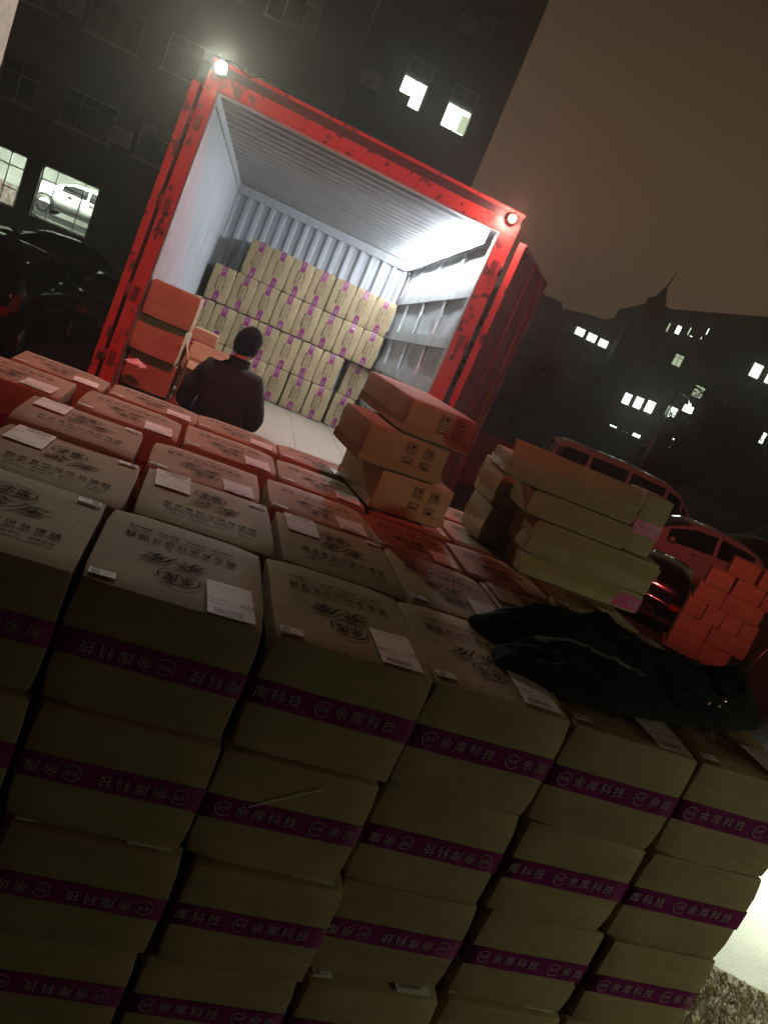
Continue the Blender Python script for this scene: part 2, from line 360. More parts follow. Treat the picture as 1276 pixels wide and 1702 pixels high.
def carton(M, label, group, tape=(-1, 1), flip=None, top=True, side=False, labels=True, staples=False):
    i = _cn[0]; _cn[0] += 1
    o = link('carton', KM['body'][(i * 7 + i // 5) % 6]); o.matrix_world = M
    tag(o, label, 'carton', group)
    for sg in tape:
        k = (i * 5 + i // 3) % 3; fl = flip if flip is not None else int((i * 11) % 7 < 2)
        t = link('tape', KM['tape'][sg, k], o); tag(link('tape_lettering', KM['let'][sg, k, fl], t), kind='stuff')
    if top: tag(link('top_printing', KM['top'], o), kind='stuff')
    if side: tag(link('side_printing', KM['side'], o), kind='stuff')
    if labels:
        a, b = KM['big'][i % 3]; p = link('shipping_label', a, o); tag(link('label_print', b, p), kind='stuff')
        a, b = KM['small'][(i + 1) % 3]; p = link('small_label', a, o); tag(link('label_print', b, p), kind='stuff')
    if staples: tag(link('staples', KM['staples'], o), kind='stuff')
    return o
ZT = 2.36
ORD = ['first', 'second', 'third', 'fourth', 'fifth', 'sixth', 'seventh', 'eighth', 'ninth']
def place_top(x0, x1, y0, y1, flipped, label, dz=0.0, rot=0.0):
    M = TR((x0 + x1) / 2, (y0 + y1) / 2, ZT - BH + dz, rot + (0 if flipped else PI)) @ Matrix.Diagonal(((x1 - x0) / BW * .998, (y1 - y0) / BD, 1, 1))
    carton(M, label, 'cartons stacked on the flatbed')
ROWS = [
 ('front row', 0.0, .425, [(-.545, -.18, 0), (-.168, .195, 0), (.207, .570, 1), (.588, .945, 1), (.942 + .003, 1.293, 1), (1.297, 1.651, 1), (1.657, 2.015, 1)]),
 ('second row back', .437, .845, [(-.137, .232, 0), (.250, .612, 0), (.630, .982, 0), (.988, 1.316, 1), (1.328, 1.672, 0), (1.682, 2.03, 1)]),
 ('third row back', .856, 1.172, [(-.150, .200, 0), (.237, .585, 1), (.612, .962, 1), (.968, 1.288, 1), (1.296, 1.622, 1), (1.634, 1.98, 1)]),
 ('fourth row back', 1.222, 1.520, [(-.455, -.082, 1), (-.040, .302, 1), (.320, .652, 1), (.664, 1.0, 1), (1.008, 1.34, 1), (1.35, 1.69, 1), (1.70, 2.03, 1)]),
 ('farthest row', 1.56, 1.79, [(-.325, .0, 1), (.016, .350, 1), (.350, .675, 1), (.682, 1.02, 1), (1.03, 1.37, 1), (1.38, 1.71, 1), (1.72, 2.04, 1)]),
]
jr = random.Random(3)
for rn, y0, y1, bs in ROWS:
    for n, (x0, x1, fl) in enumerate(bs):
        dz = jr.uniform(-.004, .004); ang = jr.uniform(-.008, .008) if rn != 'front row' else 0
        if rn == 'second row back' and n == 0: dz = -.01
        place_top(x0, x1, y0, y1, fl, 'kraft carton on top of the foreground stack, %s, %s from left' % (rn, ORD[n]), dz, ang)
LAYERS = [
 ('second layer down', -.0, [(-.54, -.175), (-.160, .198), (.215, .578), (.580, .932), (.951, 1.297), (1.314, 1.648), (1.662, 2.02)], [-.014, -.01, -.014, -.015, .006, -.002, -.004]),
 ('third layer down', 0, [(-.53, -.16), (-.14, .205), (.232, .588), (.610, .953), (.960, 1.312), (1.339, 1.678), (1.694, 2.028)], [-.03, -.03, -.030, -.034, .008, .006, -.008]),
 ('fourth layer down', 0, [(-.54, -.17), (-.15, .20), (.224, .582), (.600, .955), (.973, 1.317), (1.342, 1.681), (1.69, 2.03)], [-.02, -.02, -.016, -.022, -.024, -.011, -.006]),
 ('fifth layer down', 0, [(-.54, -.17), (-.15, .20), (.22, .58), (.59, .95), (.965, 1.317), (1.335, 1.681), (1.69, 2.03)], [0] * 7),
 ('bottom layer', 0, [(-.54, -.17), (-.15, .20), (.22, .58), (.59, .95), (.965, 1.317), (1.335, 1.681), (1.69, 2.03)], [0] * 7)]
for li, (ln, _, xs, ys) in enumerate(LAYERS):
    for n, (x0, x1) in enumerate(xs):
        M = TR((x0 + x1) / 2, ys[n] + BD / 2, ZT - BH * (li + 2) + jr.uniform(-.0015, .0015) - .002 * (li + 1), (PI if (n + li) % 4 == 1 else 0) + jr.uniform(-.005, .005)) @ Matrix.Diagonal(((x1 - x0) / BW, 1, 1, 1))
        carton(M, 'carton in the %s of the foreground stack front, %s from left' % (ln, ORD[n]), 'cartons stacked on the flatbed', labels=li in (1, 2), top=False)
for li in range(1, 6):                                  # the sides of the stack, row by row
    for r_, (y0, y1) in enumerate(((.437, .845), (.856, 1.172), (1.222, 1.52), (1.56, 1.79))):
        for sd, x0, x1 in (('left', (-.137, -.15, -.455, -.325)[r_], (.225, .20, -.09, .0)[r_]), ('right', 1.685, 2.03)):
            M = TR((x0 + x1) / 2, (y0 + y1) / 2, ZT - BH * (li + 1) - .002 * li) @ Matrix.Diagonal(((x1 - x0) / BW, (y1 - y0) / BD, 1, 1))
            carton(M, 'side carton, %s end of the stack, %s, %s layer' % (sd, ROWS[r_ + 1][0], ORD[li]), 'cartons stacked on the flatbed', top=False, labels=False)

_sc = [o for o in COL.objects if o.get('label') == 'carton in the second layer down of the foreground stack front, fourth from left'][0]
g = MB(); _a, _b = Vector((-.085, 0, .150)), Vector((.055, 0, .232)); _w = Vector((.0006, 0, -.0010)); _y = Vector((0, (-1 if abs(_sc.rotation_euler.z) < 1 else 1) * (BD / 2 + .0045), 0)); g.quad([_a - _w + _y, _b - _w + _y, _b + _w + _y, _a + _w + _y]); g.build('scratch', M_LABEL, _sc)
# ------------------------------------------------------------------ flatbed under the stack
fb = empty('flatbed_trailer', TR(0, 0, 0)); tag(fb, 'flatbed truck bed under the foreground carton stack', 'trailer')
BZ = ZT - 6 * BH - .014
g = MB(); g.box((-.6, -.06, BZ - .05), (2.0, 4.45, BZ)); g.build('deck', M_PLY, fb)
g = MB(); [g.box((x, -.02, BZ - .25), (x + .1, 4.4, BZ - .052)) for x in (.05, 1.25)]; g.build('chassis_rail', M_BLACKM, fb)
for wx in (-.45, 1.72):
    for wy in (.9, 3.4):
        g = MB(); g.tube([(wx - .12, wy, .36), (wx + .12, wy, .36)], .36, 20); g.build('wheel', M_RUBBER, fb)
g = MB(); [g.box((-.3, wy - .05, .31), (1.6, wy + .05, .41)) for wy in (.9, 3.4)]; g.build('axle', M_BLACKM, fb)

# ------------------------------------------------------------------ shipping container (own frame: x across, y inward, z up; origin at the inner top left of the doorway)
RC = Matrix(((0.9974006, 0.0685382, 0.0222390), (-0.0696728, 0.9960498, 0.0550491), (-0.0183782, -0.0564555, 0.9982360)))
OC = Vector((-0.2034036, 4.8011983, 3.9497940))
MC = Matrix.Translation(OC) @ RC.to_4x4()
CW, CL, FZ = 2.2355, 3.837, -2.20
ct = empty('shipping_container', MC); tag(ct, 'red shipping container with open doors and a lit grey interior', 'shipping container')
def trap(t):                                            # trapezoid corrugation, period 1, height 0..1
    t = t % 1.0
    return 0 if t < .28 else (t - .28) / .16 if t < .44 else 1 if t < .82 else (1 - t) / .18
def rtrap(t):
    t = t % 1.0
    return 0 if t < .46 else (t - .46) / .06 if t < .52 else 1 if t < .90 else (1 - t) / .10
def corr(axis_len, pitch, steps=10): n = int(axis_len / pitch * steps); return n
# back wall
n = corr(CW, .1455, 12)
g = MB(); g.grid(lambda u, v: Vector((u * CW, CL - .042 * (1 - trap(u * CW / .1455 + .1)), FZ + v * -FZ)), n, 4, 0, False); g.build('end_wall', M_GREY, ct)
g = MB(); g.box((.014, CL - .07, -.105), (CW - .06, CL - .0445, -.006)); g.build('end_rail', M_GREY, ct)
# roof
n = corr(CL, .192, 25)
g = MB(); g.grid(lambda u, v: Vector((v * CW, u * CL, -.004 + .046 * rtrap(u * CL / .192))), n, 4, 0, False); g.build('roof', M_ROOF, ct)
g = MB(); g.box((-.07, .06, .05), (CW + .07, CL, .062)); g.build('roof_skin', M_RED, ct)
# left wall, fine vertical corrugation, flat rail on top
n = corr(CL, .118, 10)
g = MB(); g.grid(lambda u, v: Vector((-.014 * trap(u * CL / .118), u * CL, FZ + v * -FZ)), n, 4, 0, False); g.build('side_wall', M_GREY, ct)
g = MB(); g.box((-.03, .0, -.075), (.012, CL - .045, -.002)); g.build('roof_rail', M_GREY, ct)
# right wall: recessed panels between posts and rails
posts = [.03, .93, 1.95, 2.95, CL - .05]; rails = [-.02, -.47, -.90, -1.28, -1.70, FZ + .04]
for i in range(len(posts) - 1):
    for j in range(len(rails) - 1):
        g = MB(); y0, y1, z1, z0 = posts[i], posts[i + 1], rails[j], rails[j + 1]
        g.grid(lambda u, v: Vector((CW + .03 + .012 * noise.noise((i * 5 + u * 2, j * 3 + v * 2, 1)), y0 + u * (y1 - y0), z0 + v * (z1 - z0))), 6, 6); g.build('wall_panel', M_GREYW, ct)
for y in posts: g = MB(); g.box((CW + .006, y - .026, FZ), (CW + .0265, y + .026, -.003)); g.build('wall_post', M_GREYW, ct)
for z in rails: g = MB(); g.box((CW + .002, .03, z - .046), (CW + .0278, CL - .04, z + .046)); g.build('wall_rail', M_GREYW, ct)
g = MB(); g.box((CW - .055, .08, -.104), (CW - .046, CL - .05, -.004)); g.box((CW - .0455, .08, -.03), (CW - .016, CL - .05, -.012)); g.build('led_shield_flange', M_GREY, ct)  # flange added to keep the strip's light off the upper wall
# floor boards
for k in range(9):
    x0 = k * CW / 9
    g = MB(); g.box((x0 + .0006, 0, FZ - .03), (x0 + CW / 9 - .0006, CL, FZ + random.uniform(-.002, .002))); g.build('plank', M_PLY, ct)
# outer skins
g = MB(); n = corr(CL, .24, 8); g.grid(lambda u, v: Vector((-.055 - .03 * trap(u * CL / .24), u * CL, FZ - .12 + v * (.12 - FZ))), n, 2, 0, False); g.grid(lambda u, v: Vector((CW + .075 + .03 * trap(u * CL / .24), u * CL, FZ - .12 + v * (.12 - FZ))), n, 2, 0, False); g.grid(lambda u, v: Vector((-.05 + u * (CW + .1), CL + .03, FZ - .12 + v * (.12 - FZ))), 2, 2); g.build('outer_skin', M_RED, ct)
# door frame
g = MB(); g.box((-.095, -.05, FZ - .12), (-.001, .07, -.001)); g.build('corner_post', M_RED, ct)
g = MB(); g.box((CW + .001, -.05, FZ - .12), (CW + .125, .07, -.001)); g.build('corner_post', M_RED, ct)
g = MB(); g.box((-.095, -.05, .0), (CW + .125, .07, .098)); g.build('header_beam', M_RED, ct)
g = MB(); g.box((-.09, -.047, .098), (CW + .12, .07, .160)); g.build('header_dark_band', M_BLACKM, ct)  # near-flush black band; the shade of a recess is put into its colour
g = MB(); g.box((-.095, -.052, .160), (CW + .125, .07, .184)); g.build('header_cap', M_RED, ct)
g = MB(); g.box((-.095, -.05, FZ - .14), (CW + .125, .07, FZ - .003)); g.build('door_sill', M_RED, ct)
g = MB(); g.box((.0, -.046, FZ), (.012, .03, -.002)); g.box((CW - .012, -.046, FZ), (CW, .03, -.002)); g.box((.012, -.046, -.014), (CW - .012, .03, -.002)); g.build('door_seal', M_STEEL, ct)
for x in (-.05, CW + .06):
    for z in (-.25, -.85, -1.5, -2.0):
        s_ = -1 if x < 0 else 1
        g = MB(); g.box((x - .022, -.075, z - .045), (x + .022, -.052, z + .045)); g.tube([(x + s_ * .055, -.07, z - .05), (x + s_ * .055, -.07, z + .05)], .013, 10); g.build('hinge', M_REDDK, ct)
# right door leaf swung round, left leaf folded back along the side
def leaf(x0, y0, dx, dy, w, mirror):
    L_ = math.hypot(dx, dy); U = Vector((dx / L_, dy / L_, 0)); Nn = Vector((U.y, -U.x, 0)) * (1 if not mirror else -1); o = Vector((x0, y0, 0))
    R = Matrix(((U.x, Nn.x, 0, o.x), (U.y, Nn.y, 0, o.y), (0, 0, 1, 0), (0, 0, 0, 1)))
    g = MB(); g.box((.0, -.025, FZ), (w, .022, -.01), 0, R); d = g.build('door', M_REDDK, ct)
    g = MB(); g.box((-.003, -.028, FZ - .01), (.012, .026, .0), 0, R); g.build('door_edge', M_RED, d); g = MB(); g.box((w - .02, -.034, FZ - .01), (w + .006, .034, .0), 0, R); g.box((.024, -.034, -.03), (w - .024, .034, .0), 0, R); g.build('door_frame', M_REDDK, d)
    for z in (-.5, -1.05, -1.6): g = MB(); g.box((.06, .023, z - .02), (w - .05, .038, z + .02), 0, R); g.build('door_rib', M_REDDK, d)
    for x in (w * .35, w * .72): g = MB(); g.tube([R @ Vector((x, .048, FZ + .03)), R @ Vector((x, .048, -.03))], .014, 10); g.build('lock_rod', M_REDDK, d)
    for z in (-.9, -1.45): g = MB(); g.box((w * .35, .055, z), (w * .72, .068, z + .02), 0, R); g.build('lock_handle', M_REDDK, d)
leaf(CW + .205, -.03, .60, 1.06, 1.16, False)
leaf(-.158, -.01, .0, 1.1, 1.12, True)
# lamps
g = MB(); g.box((CW - .125, .08, -.070), (CW - .075, 3.60, -.050)); g.build('led_strip', M_LED_E, ct)
def bulb(x, y, z, r, m, name):
    g = MB(); g.grid(lambda u, v: Vector((x + r * math.sin(PI * v) * math.cos(2 * PI * u), y + r * .6 * math.sin(PI * v) * math.sin(2 * PI * u), z + r * math.cos(PI * v))), 16, 10); o = g.build(name, m, ct)
    g = MB(); g.tube([(x, y + r * .2, z), (x, y + r * 1.1, z)], r * 1.25, 16); g.build('lamp_housing', M_BLACKM, o)
bulb(-.022, -.105, .129, .040, M_WHITE_E, 'work_lamp'); bulb(CW + .033, -.095, .111, .033, M_RED_E, 'marker_lamp')
lamp('work_lamp_light', 'SPOT', MC @ Vector((-.022, -.15, .129)), 80, (1.0, 0.96, 0.74), aim=(.5, 0.2, 2.6), radius=.04, spot=150, blend=.5)
lamp('marker_lamp_light', 'POINT', MC @ Vector((CW + .033, -.16, .111)), 24, (1.0, .34, .28), radius=.03)
g = MB(); pts = [(-.02 + .04 * i, -.06, .19 + .02 * math.sin(i * 1.1)) for i in range(9)]; g.tube(pts, .004, 6); g.build('lamp_cable', M_BLACKM, ct)
g = MB(); g.tube([(CW - .06 - .05 * i, CL - .05, -.02 - .05 * abs(math.sin(i * .9))) for i in range(12)], .006, 6); g.build('cable', M_BLACKM, ct)
# running gear
g = MB(); [g.box((x, .1, FZ - .42), (x + .14, CL + .6, FZ - .122)) for x in (.55, 1.5)]; g.build('chassis_rail', M_BLACKM, ct)
for x in (-.02, CW - .3):
    for y in (.9, 2.0): g = MB(); g.tube([(x, y, FZ - .85), (x + .32, y, FZ - .85)], .48, 20); g.build('wheel', M_RUBBER, ct)
g = MB(); [g.box((.0, y - .06, FZ - .91), (CW, y + .06, FZ - .79)) for y in (.9, 2.0)]; g.build('axle', M_BLACKM, ct)

# cartons standing on end in the container (local x of the carton -> inward, its depth -> up)
ON_END = Matrix(((0, 0, -1, 0), (1, 0, 0, 0), (0, 1, 0, 0), (0, 0, 0, 1)))      # carton x->container y, carton y->container z, carton z->-x
def on_end(x0, x1, y, ztop, label, hgt=.409, dz=0):
    w = x1 - x0
    M = MC @ Matrix.Translation((x1, y + BW / 2, ztop - hgt / 2 + dz)) @ Matrix.Diagonal((w / BH, 1, hgt / BD, 1)) @ ON_END
    carton(M, label, 'cartons stood on end in the container', top=False, side=True, labels=False, staples=True)
yb = CL - .44
er = random.Random(9)
for r_, (zt, xs) in enumerate(((-.540, [.372 + .262 * i for i in range(7)]), (-.952, [.087 + .2655 * i for i in range(8)]), (-1.372, [.0, .247, .516, .784, 1.054, 1.328, 1.60, 1.95]), (-1.785, [.0, .245, .512, .780, 1.050, 1.338, 1.618, 1.93]))):
    for i, x in enumerate(xs):
        nx = xs[i + 1] if i + 1 < len(xs) else x + .262
        back = r_ > 1 and i == 7
        on_end(x + .002, min(nx - .004, x + .268), yb + (.10 if back else er.uniform(-.012, .012)), zt, 'carton on end in the container wall, %s row from top, %s from left' % (ORD[r_], ORD[i]), .408)
# flat cartons just inside the door on the left, each set back below the one above
for i, (x0, y0, zt, ang) in enumerate(((.022, -.02, -1.352, .03), (.012, .05, -1.628, -.02), (.020, .13, -1.905, .015))):
    carton(MC @ TR(x0 + BW / 2, y0 + BD / 2, zt - BH, ang), ('topmost', 'middle', 'lowest')[i] + ' of the three red-lit cartons just inside the left container door post', 'red-lit cartons by the door post', tape=(), top=False, labels=False)
g = MB(); pr = random.Random(5)
g.grid(lambda u, v: Vector((.03 + .17 * u, -.04 + .02 * v, -1.99 + .03 * noise.noise((u * 6, v * 5, 3)) + .05 * v * (1 - abs(2 * u - 1)))), 14, 8); o = g.build('crumpled_wrapper', M_LABEL, None, MC); tag(o, 'crumpled scrap of plastic wrapper by the red-lit cartons', 'wrapper')
carton(MC @ TR(.43, .98, -1.588 - BH, .04) @ Matrix.Diagonal((.66, .8, .95, 1)), 'carton with a bright magenta tape band standing behind the open box', 'cartons by the man', tape=(-1,), flip=0, top=False, labels=False)
carton(MC @ TR(.45, .98, -1.86 - BH, -.02), 'carton carrying the one with the bright magenta tape behind the man', 'cartons by the man', top=False, labels=False)
g = MB()                                                # open box: four walls and flaps
def obox(g, w, d, h, t=.006):
    g.box((-w / 2, -d / 2, 0), (w / 2, -d / 2 + t, h)); g.box((-w / 2, d / 2 - t, 0), (w / 2, d / 2, h)); g.box((-w / 2, -d / 2 + t, 0), (-w / 2 + t, d / 2 - t, h)); g.box((w / 2 - t, -d / 2 + t, 0), (w / 2, d / 2 - t, h)); g.box((-w / 2 + t, -d / 2 + t, 0), (w / 2 - t, d / 2 - t, t))
ob = empty('open_carton', MC @ TR(.58, .44, -2.19, .1)); tag(ob, 'open carton with raised flaps beside the man in the container', 'carton', 'cartons by the man')
obox(g, .34, .36, .36); g.build('walls', M_KRAFT, ob)
for (p, q, a, b) in (((-.17, -.18, .36), (-.17, .18, .36), (-.07, 0, .14), 0), ((-.17, .178, .361), (.17, .178, .361), (0, .07, .13), 1), ((.17, -.18, .36), (.17, .18, .36), (.13, 0, .03), 0), ((-.16, -.18, .361), (.16, -.18, .361), (0, -.12, -.05), 1)):
    P0, P1, D_ = Vector(p), Vector(q), Vector(a); nn = (P1 - P0).cross(D_).normalized() * .004
    g = MB(); g.add([P0 - nn, P1 - nn, P1 + D_ - nn, P0 + D_ - nn, P0 + nn, P1 + nn, P1 + D_ + nn, P0 + D_ + nn], [(0, 3, 2, 1), (4, 5, 6, 7), (0, 1, 5, 4), (1, 2, 6, 5), (2, 3, 7, 6), (3, 0, 4, 7)]); g.build('flap', M_KRAFT, ob)

# ------------------------------------------------------------------ loose piles on top of the stack
def plain_box(name, M, w, d, h, label, group, seed, extra=None, m=None, cat='carton'):
    o = link(name, carton_body(w, d, h, seed, r=.003, n=4, dent=.0035).mesh(name, m or M_KRAFT)); o.matrix_world = M; tag(o, label, cat, group)
    if extra: extra(o, w, d, h)
    return o
def icons(o, w, d, h):
    """four handling marks on the front: glass, arrows up, umbrella, stacking limit"""
    y = -d / 2 - .0042; U = Vector((1, 0, 0)); V = Vector((0, 0, 1)); s = .040
    for k, (cx, cz) in enumerate(((.60, .74), (.83, .74), (.60, .34), (.83, .34))):
        mb = MB(); c = Vector((-w / 2 + cx * w - .02, y, cz * h - .004)); a = s / 2
        def q(x0, z0, x1, z1): mb.quad([c + U * x0 + V * z0, c + U * x1 + V * z0, c + U * x1 + V * z1, c + U * x0 + V * z1])
        t = .0022
        q(-a, -a, a, -a + t); q(-a, a - t, a, a); q(-a, -a + t, -a + t, a - t); q(a - t, -a + t, a, a - t); q(-a + .012, -a + t, -a + .0132, a - t)
        for r_ in range(3): q(-a + .0045, .008 - .009 * r_, -a + .009, .013 - .009 * r_)
        if k == 0:
            mb.add([c + U * x + V * z for x, z in ((-.002, .013), (.013, .013), (.009, .002), (.002, .002))], [(0, 3, 2, 1)]); q(.0045, -.010, .0065, .002); q(.000, -.013, .011, -.010)
        elif k == 1:
            for dx in (0, .009): q(-.001 + dx, -.013, .002 + dx, .004); mb.add([c + U * (x + dx) + V * z for x, z in ((-.004, .004), (.005, .004), (.0005, .014))], [(0, 1, 2)])
        elif k == 2:
            put_ring(mb, .011, .011, .004, c + U * .004 - V * .003, U, V, 0, 180, 12); q(.003, -.013, .005, .006)
        else:
            q(-.004, -.013, .012, -.005); q(-.003, -.004, .011, .003); put_ring(mb, .006, .006, .002, c + U * .004 + V * .008, U, V, 0, 360, 12)
        tag(mb.build('handling_mark', M_INK, o), kind='stuff')
def clear_wrap(o, w, d, h, zf=.2, tw=.05, face=-1):
    mb = MB(); e = .0048; z0 = zf * h; z1 = min(h - .004, z0 + tw)
    mb.grid(lambda u, v: Vector((-w / 2 - e + u * (w + 2 * e), -d / 2 - e - .0007 * noise.noise((u * 5, v * 2, 3)), z0 + v * (z1 - z0))), 20, 3)
    mb.grid(lambda u, v: Vector((-w / 2 - e - .0007 * noise.noise((u * 4, v * 2, 8)), d / 2 - u * d - e, z0 + v * (z1 - z0))), 14, 3)
    mb.build('clear_tape', M_CLEAR, o)
def A_fit(o, w, d, h): icons(o, w, d, h); clear_wrap(o, w, d, h, .05, .032)
ax = Vector((.9951, .0987, 0)); ang = math.radians(10); A0 = Vector((1.005, 1.238, ZT + .004))
def pileA(u0, w, d, z, h, label, seed, da=0.0, dy=0.0):
    an = ang + da; c = A0 + Vector((math.cos(an), math.sin(an), 0)) * (u0 + w / 2) + Vector((-math.sin(an), math.cos(an), 0)) * (d / 2 + dy); c.z = z
    plain_box('carton', TR(c.x, c.y, c.z, an), w, d, h, label, 'small marked cartons piled on the stack', seed, A_fit)
pileA(-.005, .308, .40, ZT + .004, .152, 'lowest of three cartons with square handling marks piled on the stack', 301, .0)
pileA(-.117, .332, .30, ZT + .160, .140, 'middle of three cartons with square handling marks, pushed out to the left', 302, .01)
pileA(-.006, .280, .50, ZT + .305, .122, 'topmost of three cartons with square handling marks, seen against the container', 303, -.01)
# pile B: long flat cartons wrapped in clear tape
B0 = Vector((1.564, 1.078, ZT + .004)); angB = math.atan2(-.048, .9988)
def pileB(u0, u1, d, z, h, label, seed, da=0, dy=0, extra=None):
    an = angB + da; w = u1 - u0; c = B0 + Vector((math.cos(an), math.sin(an), 0)) * (u0 + w / 2) + Vector((-math.sin(an), math.cos(an), 0)) * (d / 2 + dy); c.z = z
    return plain_box('carton', TR(c.x, c.y, c.z, an), w, d, h, label, 'flat taped cartons piled on the right of the stack', seed, extra)
def end_tape(o, w, d, h):
    mb = MB(); e = .0048; zc = h * .45
    mb.grid(lambda u, v: Vector((-w / 2 + u * w, -d / 2 - e, zc - .026 + v * .052)), 8, 2); t = mb.build('tape', M_TAPE_LIT, o)
    l = MB(); put_ring(l, .015, .015, .002, (-w * .25, -d / 2 - e - .002, zc), (1, 0, 0), (0, 0, 1)); put_text(l, '科技', .026, (w * .22, -d / 2 - e - .002, zc), (1, 0, 0), (0, 0, 1)); l.build('tape_lettering', M_TAPEINK, t)
wrapB = lambda zf, tw: (lambda o, w, d, h: clear_wrap(o, w, d, h, zf, tw))
pileB(.0, .396, .17, ZT + .004, .082, 'bottom flat carton of the taped pile on the right', 311, extra=wrapB(.45, .04))
pileB(-.02, .502, .21, ZT + .088, .126, 'longest flat carton in the taped pile, second from the bottom', 312, extra=wrapB(.5, .05), dy=-.012)
pileB(-.072, .332, .20, ZT + .216, .092, 'shiny taped flat carton, third up in the pile on the right', 313, extra=wrapB(.15, .07))
tb = pileB(-.205, .320, .19, ZT + .312, .075, 'topmost flat carton in the taped pile, its lid flap lifted', 314, extra=wrapB(.2, .03))
g = MB(); g.grid(lambda u, v: Vector((-.262 + .524 * u, -.095 + .035 * v + .004 * noise.noise((u * 5, 2, 0)), .076 + .055 * v)), 12, 3); g.grid(lambda u, v: Vector((-.262 + .524 * u, -.092 + .035 * v + .004 * noise.noise((u * 5, 2, 0)), .076 + .055 * v)), 12, 3); g.build('lid_flap', M_KRAFT, tb)
pileB(.398, .512, .16, ZT + .004, .078, 'short carton end with magenta tape beside the bottom flat carton', 315, dy=.01, extra=end_tape)
pileB(.345, .46, .15, ZT + .216, .225, 'carton end with magenta tape standing behind the taped pile', 316, dy=.03, extra=end_tape)
def e_fit(o, w, d, h): clear_wrap(o, w, d, h, .3, .05)
def pileE(x, y, rz, w, d, h, z, label, seed, extra=e_fit): plain_box('carton', TR(x, y, z, rz), w, d, h, label, 'red-lit cartons behind the taped pile', seed, extra)
pileE(1.63, 1.445, angB, .30, .27, .150, ZT + .004, 'dark taped carton on the stack between the two piles', 321)
pileE(1.615, 1.455, angB + .04, .29, .25, .145, ZT + .158, 'red-lit carton with a paper label resting on the dark taped carton', 322)
pileE(1.66, 1.36, angB - .03, .20, .10, .11, ZT + .306, 'small red-lit carton with loose shrink wrap behind the taped pile', 323)

# ------------------------------------------------------------------ jacket thrown over the cartons
OUT = [(1.15, .174), (1.224, .151), (1.288, .107), (1.40, .095), (1.604, .136), (1.75, .18), (1.86, .20), (1.97, .25), (2.07, .30), (2.13, .40), (2.08, .52), (1.95, .57), (1.79, .60), (1.72, .68), (1.66, .74), (1.60, .70), (1.54, .62), (1.40, .58), (1.25, .50), (1.14, .41), (1.17, .345), (1.235, .305), (1.16, .25)]
def inside(x, y):
    c = False; j = len(OUT) - 1
    for i in range(len(OUT)):
        (xi, yi), (xj, yj) = OUT[i], OUT[j]
        if (yi > y) != (yj > y) and x < (xj - xi) * (y - yi) / (yj - yi) + xi: c = not c
        j = i
    return c
def edist(x, y):
    d = 9
    for i in range(len(OUT)):
        a = Vector(OUT[i - 1]); b = Vector(OUT[i]); p = Vector((x, y)); t = max(0, min(1, (p - a).dot(b - a) / (b - a).length_squared)); d = min(d, (p - a - (b - a) * t).length)
    return d
def jh(x, y):
    d = edist(x, y); base = .020 * (1 - math.exp(-d / .012)) + .034 * (1 - math.exp(-d / .085))
    q = y + .30 * x + .03 * noise.noise((x * 5, y * 5, 9)); wv = min(1, d / .07)
    r1 = max(0, 1 - abs(noise.noise((x * 2.2, q * 9, 1.3))) * 3.2) ** 1.5; r2 = max(0, 1 - abs(noise.noise((x * 4.0 + 3, q * 17, 4.2))) * 3.0) ** 1.5; r3 = max(0, 1 - abs(noise.noise((x * 9 + y * 14, x * -7 + y * 9, 7.7))) * 3) ** 2
    lump = .055 * math.exp(-((x - 1.68) ** 2 + (y - .66) ** 2) / .004) + .045 * math.exp(-((x - 2.03) ** 2 + (y - .43) ** 2) / .008) + .03 * math.exp(-((x - 1.55) ** 2 / .10 + (y - .42 + .15 * (x - 1.55)) ** 2 / .006))
    sag = -.012 * math.exp(-((x - 1.298) ** 2) / .0006) - .012 * math.exp(-((x - 1.655) ** 2) / .0006)
    return ZT + .008 + base + wv * (.026 * r1 + .013 * r2 + .008 * r3 + lump + sag)
